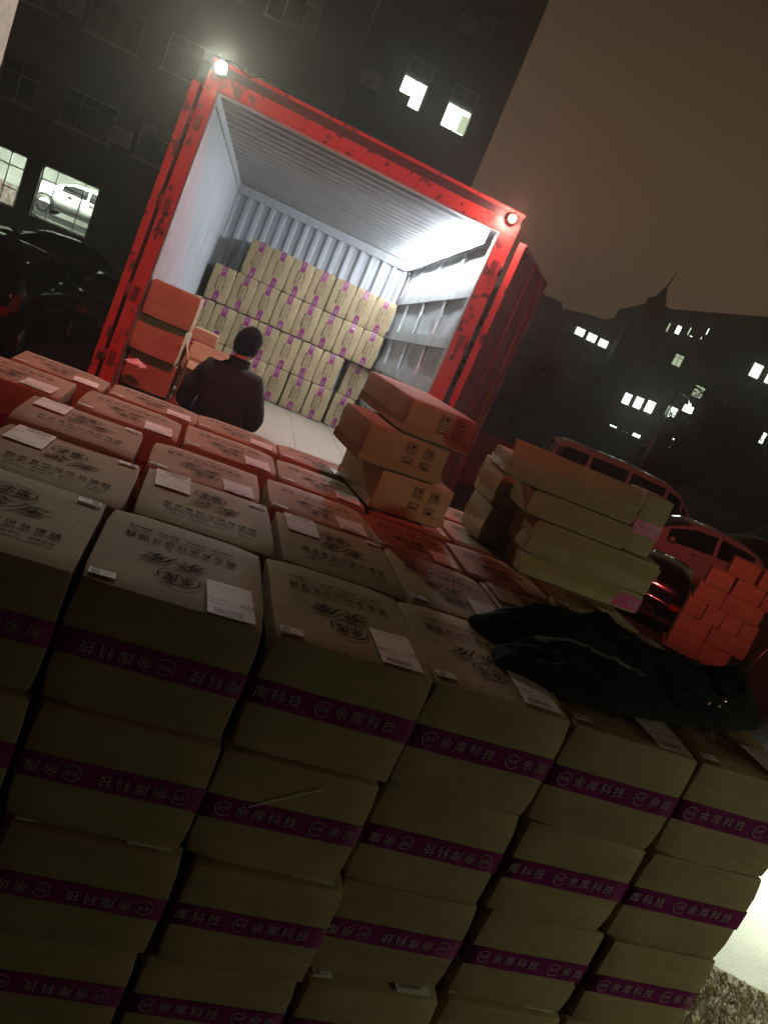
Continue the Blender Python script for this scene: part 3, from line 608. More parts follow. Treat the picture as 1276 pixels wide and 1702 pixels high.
def jacket():
    nx, ny = 150, 110; x0, x1, y0, y1 = 1.10, 2.16, .07, .78; idx = {}; mb = MB(); sel = {}
    def vid(i, j):
        if (i, j) not in idx:
            x = x0 + (x1 - x0) * i / nx; y = y0 + (y1 - y0) * j / ny; idx[i, j] = len(mb.v); mb.v.append(Vector((x, y, jh(x, y))))
        return idx[i, j]
    stripe = []
    for i in range(nx):
        for j in range(ny):
            x = x0 + (x1 - x0) * (i + .5) / nx; y = y0 + (y1 - y0) * (j + .5) / ny
            if inside(x, y): mb.f.append([vid(i, j), vid(i + 1, j), vid(i + 1, j + 1), vid(i, j + 1)]); mb.m.append(0); mb.sm.append(True)
    # hem: drop the open rim down to the cartons
    cnt = {}
    for f in mb.f:
        for a, b in zip(f, f[1:] + f[:1]): cnt[a, b] = 1
    low = {}
    for (a, b) in list(cnt):
        if (b, a) not in cnt:
            for k in (a, b):
                if k not in low: low[k] = len(mb.v); p = mb.v[k]; mb.v.append(Vector((p.x, p.y, ZT + .006)))
            mb.f.append([b, a, low[a], low[b]]); mb.m.append(0); mb.sm.append(True)
    rim = {}
    for (a, b) in list(cnt):
        if (b, a) not in cnt: rim.setdefault(a, []).append(b); rim.setdefault(b, []).append(a)
    for _ in range(14):                                 # draw the stepped rim out into a smooth hem
        new = {k: (mb.v[k] + sum((mb.v[q] for q in nb), Vector()) / len(nb)) / 2 for k, nb in rim.items()}
        for k, p in new.items(): mb.v[k] = Vector((p.x, p.y, jh(p.x, p.y))) if inside(p.x, p.y) else Vector((p.x, p.y, min(p.z, ZT + .016)))
    for k, l in low.items(): mb.v[l] = Vector((mb.v[k].x, mb.v[k].y, ZT + .005))
    o = mb.build('jacket', M_JACKET); tag(o, 'black jacket with a grey reflective stripe thrown over the stacked cartons', 'jacket')
    s = MB(); P = [(1.27, .285), (1.36, .292), (1.45, .288), (1.55, .268), (1.66, .262)]
    def sp(u, v):
        t = u * (len(P) - 1); k = min(int(t), len(P) - 2); f = t - k; x = P[k][0] * (1 - f) + P[k + 1][0] * f; y = P[k][1] * (1 - f) + P[k + 1][1] * f + (v - .5) * .030
        return Vector((x, y, jh(x, y) + .004))
    s.grid(sp, 60, 4); s.build('reflective_stripe', M_STRIPE, o)
    s = MB()
    for x, y in ((1.80, .235), (1.84, .24), (1.87, .262)): s.tube([(x, y, jh(x, y)), (x + .012, y + .004, jh(x, y) + .008)], .005, 6)
    s.build('zip_pull', M_CHROME, o)
jacket()

# ------------------------------------------------------------------ buildings
def facade(root, x0, x1, z0, z1, y, holes, m, depth=.22, M=None):
    """a wall in the plane y with rectangular openings and their reveals"""
    xs = sorted({x0, x1, *[h[0] for h in holes], *[h[1] for h in holes]}); zs = sorted({z0, z1, *[h[2] for h in holes], *[h[3] for h in holes]})
    g = MB()
    for i in range(len(xs) - 1):
        for j in range(len(zs) - 1):
            cx, cz = (xs[i] + xs[i + 1]) / 2, (zs[j] + zs[j + 1]) / 2
            if any(h[0] < cx < h[1] and h[2] < cz < h[3] for h in holes): continue
            g.quad([(xs[i], y, zs[j]), (xs[i + 1], y, zs[j]), (xs[i + 1], y, zs[j + 1]), (xs[i], y, zs[j + 1])], 0, M)
    for a, b, c, d in holes:
        g.quad([(a, y, c), (a, y + depth, c), (a, y + depth, d), (a, y, d)], 0, M); g.quad([(b, y, d), (b, y + depth, d), (b, y + depth, c), (b, y, c)], 0, M)
        g.quad([(a, y, d), (a, y + depth, d), (b, y + depth, d), (b, y, d)], 0, M); g.quad([(b, y, c), (b, y + depth, c), (a, y + depth, c), (a, y, c)], 0, M)
    return g.build('wall', m, root)
def window(root, a, b, c, d, y, pane, vb=(.5,), hb=(.68,), fw=.05, M=None, frame=None, parts=None):
    """frame with bars as one part, every pane a sub-part; parts maps a cell to another material"""
    g = MB(); yy = y + .10
    g.box((a, yy, c), (a + fw, yy + .05, d), 0, M); g.box((b - fw, yy, c), (b, yy + .05, d), 0, M); g.box((a + fw, yy, d - fw), (b - fw, yy + .05, d), 0, M); g.box((a + fw, yy, c), (b - fw, yy + .05, c + fw), 0, M)
    xs = [a + fw] + [a + (b - a) * t for t in vb] + [b - fw]; zs = [c + fw] + [c + (d - c) * t for t in hb] + [d - fw]
    for x in xs[1:-1]: g.box((x - fw * .4, yy + .004, c + fw), (x + fw * .4, yy + .046, d - fw), 0, M)
    for z in zs[1:-1]: g.box((a + fw, yy + .002, z - fw * .4), (b - fw, yy + .048, z + fw * .4), 0, M)
    f = g.build('window', frame or M_FRAME, root)
    for i in range(len(xs) - 1):
        for j in range(len(zs) - 1):
            m = (parts or {}).get((i, j), pane)
            if m is None: continue
            q = MB(); q.quad([(xs[i], yy + .03, zs[j]), (xs[i + 1], yy + .03, zs[j]), (xs[i + 1], yy + .03, zs[j + 1]), (xs[i], yy + .03, zs[j + 1])], 0, M); q.build('pane', m, f)
    return f
FY = 30.0
bl = empty('tall_building', TR(-4, FY, 0)); tag(bl, 'tall dark building behind the container with two bright windows high up', 'building')
bl.matrix_world = Matrix.Identity(4)
cols = [-6.85 + 2.65 * k for k in range(-3, 5)]; holes = []; wins = []
for fl, (c, d) in enumerate(((1.30, 3.12), (4.62, 5.85), (7.70, 8.93), (10.8, 12.0), (13.9, 15.1), (17.0, 18.2))):
    for k, x in enumerate(cols):
        if fl == 0 and k > 3: continue
        a, b = x, x + (1.97 if fl == 0 else 1.80)
        if fl >= 2 and b > 1.8: continue
        if fl == 1 and b > 5: continue
        if fl == 0 and k == 2: a, b = -9.45, -7.38
        holes.append((a, b, c, d)); wins.append((fl, k, a, b, c, d))
holes += [(3.70, 4.69, 10.25, 11.24), (5.58, 6.60, 10.20, 11.12), (5.58, 6.60, 13.4, 14.4), (3.70, 4.69, 13.4, 14.4), (3.7, 4.69, 7.0, 8.0), (5.58, 6.6, 7.0, 8.0), (-3.17, -3.07, 2.1, 3.0)]
facade(bl, -16, 7.62, 0, 24, FY, holes, M_FACADE)
g = MB(); g.quad([(7.62, FY, 0), (7.62, FY + 14, 0), (7.62, FY + 14, 24), (7.62, FY, 24)]); g.quad([(-16, FY, 24), (7.62, FY, 24), (7.62, FY + 14, 24), (-16, FY + 14, 24)]); g.build('side_wall', M_FACADE, bl)
g = MB(); [g.box((-16, FY - .05, z), (7.62, FY - .003, z + .10)) for z in (4.0, 7.1)]; g.build('string_course', M_FACADE, bl)
for fl, k, a, b, c, d in wins:
    if fl == 0: window(bl, a, b, c, d, FY, M_GLASS if k not in (2, 3) else None, (.26, .74), (.33, .74), fw=.055)
    else: window(bl, a, b, c, d, FY, M_GLASS, (.33, .67), (.72,))
    if fl: g = MB(); g.box((a - .06, FY - .09, c - .08), (b + .06, FY + .09, c - .004)); g.build('window_sill', M_FRAME, bl)
window(bl, 3.70, 4.69, 10.25, 11.24, FY, M_WINLIT2, (.5,), (), parts={})
g = MB(); g.box((3.70, FY + .07, 10.25), (4.20, FY + .095, 10.62)); g.build('window_blind', M_GLASS, bl)
window(bl, 5.58, 6.60, 10.20, 11.12, FY, M_WINLIT2, (.5,), (), parts={(1, 0): M_WINLIT2})
g = MB(); g.box((6.25, FY + .06, 10.26), (6.56, FY + .075, 10.9)); g.build('curtain', M_WINDIM, bl)
for (a, c) in ((5.58, 13.4), (3.70, 13.4), (3.7, 7.0), (5.58, 7.0)): window(bl, a, a + 1.0, c, c + 1.0, FY, M_GLASS, (.5,), ())
for (a, c) in ((3.7, 11.24), (5.58, 11.14)): window(bl, a, a + 1.0, c + .06, c + .62, FY - .12, M_WINDIM if False else M_GLASS, (.5,), ())
g = MB(); g.quad([(-3.17, FY + .12, 2.1), (-3.07, FY + .12, 2.1), (-3.07, FY + .12, 3.0), (-3.17, FY + .12, 3.0)]); g.build('window_slit', mat('yellow_lit_slit', (.8, .8, .4), .5, emit=((.85, .95, .35), 1.6)), bl)
for x in (-11.6, 1.95): g = MB(); g.tube([(x, FY - .07, .1), (x, FY - .07, 23.5)], .055, 8); g.build('drainpipe', M_FRAME, bl)
for x, z in ((-4.75, 5.0), (-2.0, 8.1), (-7.35, 8.2), (2.6, 10.4), (5.1, 13.5)):
    g = MB(); g.box((x - .38, FY - .34, z - .28), (x + .38, FY - .04, z + .28)); a_ = g.build('air_conditioner', M_FRAME, bl)
    g = MB(); put_ring(g, .21, .21, .025, (x - .08, FY - .345, z), (1, 0, 0), (0, 0, 1)); put_ring(g, .13, .13, .02, (x - .08, FY - .345, z), (1, 0, 0), (0, 0, 1)); g.build('fan_guard', M_BLACKM, a_)
# the lit ground-floor room
M_ROOMW = mat('white_room_wall', (.72, .74, .68), .8, var=.1, scale=1.5)
g = MB(); g.quad([(-10.6, FY + 5.2, 0), (-2.3, FY + 5.2, 0), (-2.3, FY + 5.2, 3.6), (-10.6, FY + 5.2, 3.6)]); g.quad([(-10.6, FY + .3, 3.5), (-2.3, FY + .3, 3.5), (-2.3, FY + 5.2, 3.5), (-10.6, FY + 5.2, 3.5)]); g.quad([(-10.6, FY + .3, .02), (-2.3, FY + .3, .02), (-2.3, FY + 5.2, .02), (-10.6, FY + 5.2, .02)])
g.quad([(-2.3, FY + .3, 0), (-2.3, FY + 5.2, 0), (-2.3, FY + 5.2, 3.5), (-2.3, FY + .3, 3.5)]); g.quad([(-10.6, FY + .3, 0), (-10.6, FY + 5.2, 0), (-10.6, FY + 5.2, 3.5), (-10.6, FY + .3, 3.5)]); g.build('room_wall', M_ROOMW, bl)
M_TUBE = mat('ceiling_lamp_glow', (1, 1, 1), .4, emit=((.88, 1.0, .84), 300))
for x in (-9.3, -6.9, -5.2):
    g = MB(); g.box((x - .7, FY + .42, 3.40), (x + .7, FY + .54, 3.46)); g.build('ceiling_lamp', M_TUBE, bl)
g = MB(); g.box((-9.6, FY + 4.7, .03), (-8.6, FY + 5.15, 1.9)); g.box((-8.4, FY + 4.8, .03), (-7.7, FY + 5.15, 1.3)); g.build('cabinet', mat('workshop_cabinet', (.25, .12, .10), .5, col2=(.4, .42, .4), mask=(.4, .6)), bl)

def gable(name, label, pts, z0, h, m, wins_, roof=None):
    """far block: outline pts (two ends of its front), the depth goes away from the camera"""
    P0, P1 = Vector(pts[0]), Vector(pts[1]); L_ = (P1 - P0).length; U = (P1 - P0) / L_; ang = math.atan2(U.y, U.x)
    o = empty(name, TR(P0.x, P0.y, 0, ang)); tag(o, label, 'building'); prof = roof or [(0, h), (L_, h)]
    hl = [(a, b, c, d) for a, b, c, d, *_ in wins_ if d < z0]
    facade(o, 0, L_, 0, z0, 0, hl, m, .2)
    g = MB(); n = len(prof)
    for i in range(n - 1):
        (xa, za), (xb, zb) = prof[i], prof[i + 1]
        g.quad([(xa, 0, z0), (xb, 0, z0), (xb, 0, zb), (xa, 0, za)]); g.quad([(xa, 0, za), (xb, 0, zb), (xb, 12, zb), (xa, 12, za)])
    g.quad([(0, 12, 0), (0, 0, 0), (0, 0, prof[0][1]), (0, 12, prof[0][1])]); g.quad([(L_, 0, 0), (L_, 12, 0), (L_, 12, prof[-1][1]), (L_, 0, prof[-1][1])]); g.build('parapet', m, o)
    for a, b, c, d, mm, vb, hb in wins_: window(o, a, b, c, d, 0 if d < z0 else -.17, mm, vb, hb, .06)
    return o
def row(xs, w, c, d, m=M_GLASS): return [(x, x + w, c, d, m, (.5,), (.7,)) for x in xs]
wA = [(27.38 - 21, 28.32 - 21, 7.72, 8.42, M_WINLIT, (.5,), (.68,)), (28.55 - 21, 29.5 - 21, 7.68, 8.40, M_WINLIT, (.5,), (.68,)), (29.7 - 21, 30.65 - 21, 7.66, 8.36, M_WINLIT, (.5,), (.68,)), (30.95 - 21, 31.85 - 21, 6.15, 6.80, M_WINLIT, (.5,), (.68,)), (32.05 - 21, 32.3 - 21, 6.1, 6.75, M_WINLIT2, (), ()),
      *row([1.2, 2.5, 3.8, 5.1], .95, 7.7, 8.4), *row([1.2, 2.5, 3.8, 5.1, 6.4, 7.6, 8.8], .95, 6.1, 6.8), *row([1.2, 2.5, 3.8, 5.1, 6.4, 7.6, 8.8], .95, 4.4, 5.1)]
gable('brick_block', 'dark low block with a row of three lit windows under its roof', ((21, 60), (33.0, 60)), 8.8, 9.2, M_FAR, wA, [(0, 8.9), (1.2, 8.96), (2.4, 9.52), (4.3, 9.5), (4.5, 9.12), (7.3, 9.7), (12, 9.6)])
s_ = lambda x: (x - 31.3)
wB = [(7.2, 8.1, 6.9, 7.9, M_WINDIM, (.5,), (.7,)), (4.6, 5.4, 8.5, 9.5, M_WINDIM, (.5,), (.7,)), (2.95, 3.2, 10.6, 11.4, M_WINDIM, (), ()), (3.65, 4.1, 10.75, 11.5, M_WINLIT2, (.5,), ()), (4.65, 4.8, 11.0, 11.75, M_WINLIT, (), ()), (4.85, 5.2, 11.0, 11.15, M_WINLIT2, (), ()), (5.95, 6.12, 11.6, 12.2, M_WINLIT2, (), ()), (5.75, 5.9, 11.1, 11.4, M_WINLIT2, (), ()),
      (10.5, 11.4, 10.05, 11.25, M_WINLIT, (.33, .66), (.66,)), (11.85, 12.7, 10.05, 11.25, M_WINLIT, (.33, .66), (.66,)), *row([1.5, 3.0, 6.0, 7.5, 9.0], .9, 8.5, 9.5), *row([1.5, 3, 9.1, 10.6], .9, 6.85, 7.85), (13.6, 14.3, 5.6, 6.6, M_WINLIT2, (.33, .66), (.6,))]
bt = gable('school_block', 'long dark block with a spired stair tower at its left end', ((30.44, 58.25), (51, 52.3)), 9.95, 13, M_FAR, wB, [(0, 10.75), (.9, 11.0), (.95, 12.2), (1.7, 12.45), (2.6, 12.35), (9.9, 14.75), (21.4, 15.4)])
g = MB(); g.box((.98, .5, 12.2), (2.2, 2.0, 12.75)); g.add([(1.25, .6, 12.76), (2.15, .6, 12.76), (2.15, 1.5, 12.76), (1.25, 1.5, 12.76), (1.75, 1.0, 14.1)], [(0, 1, 4), (1, 2, 4), (2, 3, 4), (3, 0, 4)]); g.tube([(1.75, 1.0, 13.8), (1.98, 1.0, 15.3)], [.07, .03], 6); g.build('spire', M_FAR, bt)
wC = [(.42, 1.12, 4.15, 5.12, M_WINLIT2, (.5,), (.74,)), (1.38, 2.12, 4.2, 5.2, M_WINLIT2, (.5,), (.74,)), (2.36, 3.12, 4.25, 5.3, M_WINLIT2, (.5,), (.74,)), (4.05, 4.95, 4.6, 5.55, M_WINLIT, (.33, .66), (.3, .6)), (.42, 1.12, 2.1, 2.3, M_WINLIT2, (), ()), (1.45, 2.1, 2.12, 2.2, M_WINLIT2, (), ()), (2.45, 3.18, 2.08, 2.45, M_WINLIT2, (.33, .66), ()), (4.12, 4.3, 2.2, 2.55, M_WINLIT2, (), ()), (5.55, 5.8, 2.25, 3.3, M_WINLIT2, (), (.7,))]
gable('annex_block', 'low dark annex with three bright windows in front of the spired block', ((32.0, 57.2), (43.5, 54.0)), 6.2, 6.6, M_FAR, wC)

# wall added behind the camera to block sky light, with a guessed red sign
wh = empty('blocker_wall', TR(0, -7, 0)); tag(wh, 'unseen dark wall added behind the camera to block sky light, with a guessed red sign', 'building')
g = MB(); g.box((-22, -8, 0), (22, 0, 13)); g.build('wall', M_FACADE, wh)
g = MB(); [g.box((x, .004, 0), (x + 3.2, .06, 3.6)) for x in (-9, -3, 3, 9)]; tag(g.build('roller_door', M_FRAME, wh), kind='stuff')
g = MB(); g.box((-1.2, 4.65, 8.55), (2.4, 4.95, 9.45)); g.build('sign', M_REDDK, wh); g = MB(); [g.box((x, .002, 8.9), (x + .1, 4.645, 9.0)) for x in (-.9, 2.0)]; tag(g.build('sign_bracket', M_BLACKM, wh), kind='stuff')  # unlit box added behind the red spots to stand for their sign
# pillar at the left edge
g = MB(); g.grid(lambda u, v: Vector((-1.262 - .5 * (1 - u), 3.35 + .02 * noise.noise((u * 4, v * 9, 0)), v * 6.5)), 10, 40); g.add([(-1.262, 3.35, 0), (-1.262, 3.85, 0), (-1.262, 3.85, 6.5), (-1.262, 3.35, 6.5), (-1.762, 3.85, 0), (-1.762, 3.35, 0), (-1.762, 3.35, 6.5), (-1.762, 3.85, 6.5)], [(0, 1, 2, 3), (4, 5, 6, 7), (1, 4, 7, 2), (3, 2, 7, 6)]); tag(g.build('concrete_pillar', M_CONC), 'rough grey concrete pillar rising left of the container', 'pillar')
# low wall / hedge line far right of container door
g = MB(); g.box((5.2, 17.0, 0), (9.4, 17.3, 1.35)); tag(g.build('low_wall', mat('red_brown_render', (.13, .075, .06), .9, var=.3, scale=1.2, bump=.3, bscale=10)), 'low rendered wall between the container door and the van', 'wall')
for k in range(2):
    pass

# ------------------------------------------------------------------ vehicles
PROF = {  # (x, top z, belt z, cabin share) from the rear bumper to the nose
 'sedan': [(0, .62, .58, 0), (.06, .93, .88, 0), (.30, 1.03, .93, 0), (.80, 1.07, .95, .02), (1.15, 1.24, .95, .5), (1.55, 1.40, .95, 1), (2.2, 1.45, .94, 1), (2.75, 1.41, .93, 1), (3.15, 1.22, .92, .55), (3.5, .99, .91, .02), (4.0, .90, .84, 0), (4.4, .78, .72, 0), (4.52, .55, .50, 0)],
 'hatch': [(0, .62, .58, 0), (.05, .98, .93, 0), (.14, 1.15, 1.04, .25), (.38, 1.40, 1.03, .8), (.75, 1.50, 1.01, 1), (1.5, 1.56, .98, 1), (2.1, 1.52, .95, 1), (2.6, 1.33, .92, .6), (3.05, 1.05, .90, .05), (3.5, .95, .84, 0), (3.85, .80, .72, 0), (3.95, .55, .50, 0)],
 'suv': [(0, .72, .68, 0), (.05, 1.05, 1.0, 0), (.12, 1.22, 1.12, .3), (.35, 1.62, 1.12, .95), (.7, 1.70, 1.11, 1), (1.8, 1.74, 1.08, 1), (2.6, 1.66, 1.05, 1), (3.05, 1.42, 1.04, .6), (3.5, 1.14, 1.02, .05), (4.1, 1.05, .95, 0), (4.55, .88, .80, 0), (4.66, .6, .55, 0)],
 'van': [(0, .62, .58, 0), (.03, 1.0, .95, .0), (.07, 1.15, 1.06, .3), (.20, 1.62, 1.06, .96), (.45, 1.72, 1.06, 1), (2.0, 1.76, 1.05, 1), (3.2, 1.72, 1.04, 1), (3.65, 1.60, 1.02, .95), (4.1, 1.25, 1.0, .4), (4.45, 1.02, .95, .02), (4.75, .84, .78, 0), (4.82, .55, .5, 0)]}
WINX = {'sedan': ((1.25, 2.12), (2.2, 3.02)), 'hatch': ((.55, 1.42), (1.52, 2.62)), 'suv': ((.42, 1.0), (1.08, 1.95), (2.03, 2.98)), 'van': ((.22, 1.05), (1.15, 2.15), (2.25, 3.2), (3.3, 3.95))}
ENDX = {'sedan': ((.84, 1.50), (2.82, 3.46)), 'hatch': ((.15, .55), (2.18, 3.0)), 'suv': ((.13, .34), (2.68, 3.45)), 'van': ((.08, .19), (3.7, 4.40))}
def car(kind, name, label, M, paint, wd=1.76, group=None, plate=None, tail=True, scale=(1, 1, 1), wheels=(.78, None)):
    st = PROF[kind]; L_ = st[-1][0]; hw = wd / 2
    o = empty(name, M @ Matrix.Diagonal((*scale, 1)) @ Matrix.Translation((-L_ / 2, 0, 0))); tag(o, label, 'van' if kind == 'van' else 'car', group)
    def at(x):
        for a, b in zip(st, st[1:]):
            if a[0] <= x <= b[0]: t = (x - a[0]) / (b[0] - a[0]); return [a[k] + (b[k] - a[k]) * t for k in range(4)]
        return list(st[-1])
    def ring(x):
        _, zt, zb, c = at(x); e = min(1, (x + .02) / .35, (L_ - x + .02) / .45); w = hw * (.80 + .20 * math.sqrt(max(0, e))); wt = w * (.93 - .16 * min(1, c * 1.2)); zl = .24 if .3 < x < L_ - .3 else .30
        return [(w * .90, zl), (w * .99, .42), (w, min(.68, zb * .8)), (w * .965, zb), (wt, zt - .05 - .0 * c), (wt * .55, zt - .004), (0, zt + .012)]
    def P(x, k, sgn):
        r = ring(x); i = min(int(k), 5); t = k - i; y = r[i][0] + (r[i + 1][0] - r[i][0]) * t; z = r[i][1] + (r[i + 1][1] - r[i][1]) * t; return Vector((x, sgn * y, z))
    xs = [a[0] for a in st]; g = MB(); full = lambda x: [P(x, k, 1) for k in range(7)] + [P(x, k, -1) for k in range(5, -1, -1)]
    vs = []; fs = []; xs2 = []
    for a, b in zip(xs, xs[1:]): xs2 += [a + (b - a) * i / 2 for i in range(2)]
    xs2.append(xs[-1])
    for x in xs2: vs += full(x)
    n = 13
    for i in range(len(xs2) - 1): fs += [(i * n + k, i * n + k + 1, (i + 1) * n + k + 1, (i + 1) * n + k) for k in range(n - 1)]
    fs += [tuple(range(n)), tuple(range((len(xs2) - 1) * n, len(xs2) * n))[::-1]]
    fs += [tuple([i * n, (i + 1) * n, (i + 1) * n + n - 1, i * n + n - 1]) for i in range(len(xs2) - 1)]
    g.add(vs, fs, 0, None, True); g.build('body', paint, o)
    for sgn in (1, -1):
        for a, b in WINX[kind]:
            g = MB(); g.grid(lambda u, v: P(a + (b - a) * u, 3.10 + .78 * v, sgn) + Vector((0, sgn * .010, .002)), 10, 4, 0, True); g.build('side_window', M_CARGLS, o)
        g = MB(); x = WINX[kind][-1][1] - .10; p = P(x, 3.15, sgn); g.grid(lambda u, v: p + Vector((.02 + .07 * math.sin(PI * v) * math.cos(2 * PI * u), sgn * (.11 + .10 * math.cos(PI * v)), .06 + .065 * math.sin(PI * v) * math.sin(2 * PI * u))), 10, 7); g.build('wing_mirror', paint, o)
        for xm in (WINX[kind][0][1] - .2, WINX[kind][-1][1] - .35): g = MB(); q = P(xm - .35, 2.75, sgn) + Vector((0, sgn * .012, 0)); g.box((q.x - .08, q.y - .012, q.z - .012), (q.x + .08, q.y + .012, q.z + .012)); g.build('door_handle', M_CHROME, o)
        for x in (.78, L_ - .86):
            r = .31; g = MB(); g.tube([(x, sgn * (hw - .19), r), (x, sgn * (hw - .012), r)], r, 24); wl_ = g.build('wheel', M_RUBBER, o)
            g = MB(); g.tube([(x, sgn * (hw - .02), r), (x, sgn * (hw - .004), r)], .21, 20)
            wr = g.build('rim', M_RIM, wl_)
            g = MB(); put_ring(g, .37, .37, .05, (x, sgn * (hw + .004), r + .01), (1, 0, 0), (0, 0, 1), -5, 185, 20); g.build('wheel_arch', M_GASKET, o)
        if tail:
            g = MB(); g.grid(lambda u, v: P(.02 + .22 * u, 2.35 + .6 * v, sgn) + Vector((-.02 * (1 - u), sgn * .012, 0)), 5, 3); y = P(.03, 2.6, sgn).y; g.grid(lambda u, v: Vector((-.015 + .02 * v, y - sgn * .26 * u, P(.03, 2.3, sgn).z + (.13) * v)), 4, 3); g.build('tail_light', M_TAIL, o)
            g = MB(); y = P(L_ - .12, 2.6, sgn).y; z = P(L_ - .2, 2.6, sgn).z; g.grid(lambda u, v: Vector((L_ - .02 - .10 * u - .08 * v, y - sgn * .30 * (1 - u) + sgn * .015, z - .04 + .11 * v)), 5, 3); g.build('headlight', M_CHROME, o)
    for a, b in ENDX[kind]:
        rear = a < L_ / 2
        g = MB(); g.grid(lambda u, v: P(a + (b - a) * v, (4.12 + (2 * (.5 - abs(u - .5))) * 1.87), 1 if u < .5 else -1) + Vector((-.010 if rear else .010, 0, .010)), 12, 5); g.build('rear_window' if rear else 'windscreen', M_CARGLS, o)
    g = MB(); g.box((-.03, -.21, .50 if kind != 'suv' else .82), (-.012, .21, .61 if kind != 'suv' else .93)); g.build('number_plate', plate or M_LABEL, o)
    g = MB(); g.box((-.045, -hw * .8, .34), (.02, hw * .8, .46)); g.build('bumper', M_GASKET, o)
    g = MB(); g.box((L_ - .02, -hw * .55, .42), (L_ + .015, hw * .55, .60)); g.build('grille', M_GASKET, o)
    return o
h_ = math.atan2
car('suv', 'parked_car', 'black estate car, nearest of the parked cars at the left', TR(-3.25, 14.1, 0, 1.50), M_CARBLK, 1.82, 'parked cars by the tall building')
car('sedan', 'parked_car', 'dark car with a pale blue number plate beside the container', TR(-1.75, 18.2, 0, 1.62), M_CARGRY, 1.76, 'parked cars by the tall building', plate=M_PLATE)
car('sedan', 'parked_car', 'dark car parked under the big lit ground-floor window', TR(-4.2, 24.6, 0, .35), M_CARBLK, 1.76, 'parked cars by the tall building')
car('hatch', 'parked_car', 'dark car at the far left under the narrower lit window', TR(-6.6, 21.0, 0, 1.45), M_CARGRY, 1.74, 'parked cars by the tall building')
car('sedan', 'white_car', 'white car raised on a lift inside the lit ground-floor room', TR(-5.2, 31.65, 1.52, 0), M_CARWHT, 1.76)
cl_ = empty('car_lift', TR(-5.2, 31.65, 0)); tag(cl_, 'steel lift holding up the white car behind the lit window', 'car lift')
g = MB(); [g.box((-2.3, y - .2, 1.38), (2.2, y + .2, 1.515)) for y in (-.7, .7)]; g.build('ramp', M_STEEL, cl_)
g = MB(); [g.box((x - .08, y - .08, 0), (x + .08, y + .08, 1.378)) for x in (-2.1, 2.0) for y in (-.7, .7)]; g.build('post', M_BLACKM, cl_)
car('van', 'minivan', 'silver minivan behind the red-lit hatchback at the right', TR(12.0, 17.65, 0, -.253), M_CARSIL, 1.66, scale=(1.04, 1, 1.13))
car('hatch', 'hatchback', 'silver hatchback washed in red light, beside the minivan', TR(11.95, 14.3, 0, PI - .253), M_CARSIL, 1.70)
car('sedan', 'parked_car', 'dark green-grey car behind the hatchback at the right edge', TR(17.8, 18.4, 0, PI - .3), M_CARGRY, 1.76)
car('hatch', 'microcar', 'small black microcar between the taped pile and the red-lit carton stack', TR(9.02, 10.42, 0, .95), M_CARBLK, 1.7, scale=(.62, .68, .76), plate=M_CARGRY)

# ------------------------------------------------------------------ cartons on a trolley at the right
th = math.radians(-33); TU = Vector((math.cos(th), math.sin(th), 0)); TN = Vector((-TU.y, TU.x, 0)); T0 = Vector((8.008, 8.211, 0))
LAY = [('bottom', [(.0, .47), (.48, .90)]), ('second', [(.0, .475), (.485, 1.06)]), ('third', [(.0, .275), (.285, .55), (.56, .82), (.83, 1.05)]), ('fourth', [(.03, .44), (.45, 1.0)]), ('fifth', [(.08, .435), (.475, .885), (.895, 1.25)]), ('top', [(.29, .685), (.725, 1.12)])]
for li, (ln, bs) in enumerate(LAY):
    for n, (a, b) in enumerate(bs):
        p = T0 + TU * ((a + b) / 2) + TN * (.18 + (.012 if (n + li) % 2 else -.01)); z = .262 + li * .266
        plain_box('carton', TR(p.x, p.y, z, th + (.02 if (li + n) % 3 == 0 else -.01)), b - a - .004, .36, .263, 'red-lit carton on the trolley, %s layer, %s from the left' % (ln, ORD[n]), 'red-lit cartons on the trolley', 400 + li * 5 + n)
ty = empty('trolley', TR(T0.x, T0.y, 0, th)); tag(ty, 'flat trolley carrying the red-lit carton stack at the right', 'trolley')
g = MB(); g.box((-.03, -.02, .215), (1.10, .62, .258)); g.build('deck', M_PLY, ty)
for x in (.12, .95):
    for y in (.1, .5): g = MB(); g.tube([(x, y - .025, .10), (x, y + .025, .10)], .10, 14); g.build('wheel', M_RUBBER, ty)
for x in (.12, .95): g = MB(); g.box((x - .03, .05, .10), (x + .03, .55, .213)); g.build('axle_bracket', M_BLACKM, ty)
g = MB(); g.tube([(1.12, .05, .235), (1.30, .05, .95), (1.30, .55, .95), (1.12, .55, .235)], .016, 8); g.build('handle', M_STEEL, ty)

# ------------------------------------------------------------------ the man
def skin_mesh(name, pts, edges, rad, m, parent, sub=2, root=0, post=None):
    me = bpy.data.meshes.new(name); me.from_pydata(pts, edges, []); o = bpy.data.objects.new(name, me); COL.objects.link(o)
    sk = o.modifiers.new('skin', 'SKIN'); sk.use_smooth_shade = True
    for i, v in enumerate(me.skin_vertices[0].data): v.radius = rad[i] if isinstance(rad[i], tuple) else (rad[i], rad[i]); v.use_root = (i == root)
    sb = o.modifiers.new('sub', 'SUBSURF'); sb.levels = sub; sb.render_levels = sub
    dg = bpy.context.evaluated_depsgraph_get(); me2 = bpy.data.meshes.new_from_object(o.evaluated_get(dg)); bpy.data.objects.remove(o)
    me2.name = name; me2.materials.clear(); me2.materials.append(m)
    for p in me2.polygons: p.use_smooth = True
    if post:
        for v in me2.vertices: v.co = post(Vector(v.co))
    return link(name, me2, parent)
MAN = TR(.535, 4.24, BZ + .015, -.10)
pm = empty('person', MAN @ Matrix.Diagonal((.94, 1, 1, 1))); tag(pm, 'man in a dark jacket seen from behind, standing before the open container', 'person')
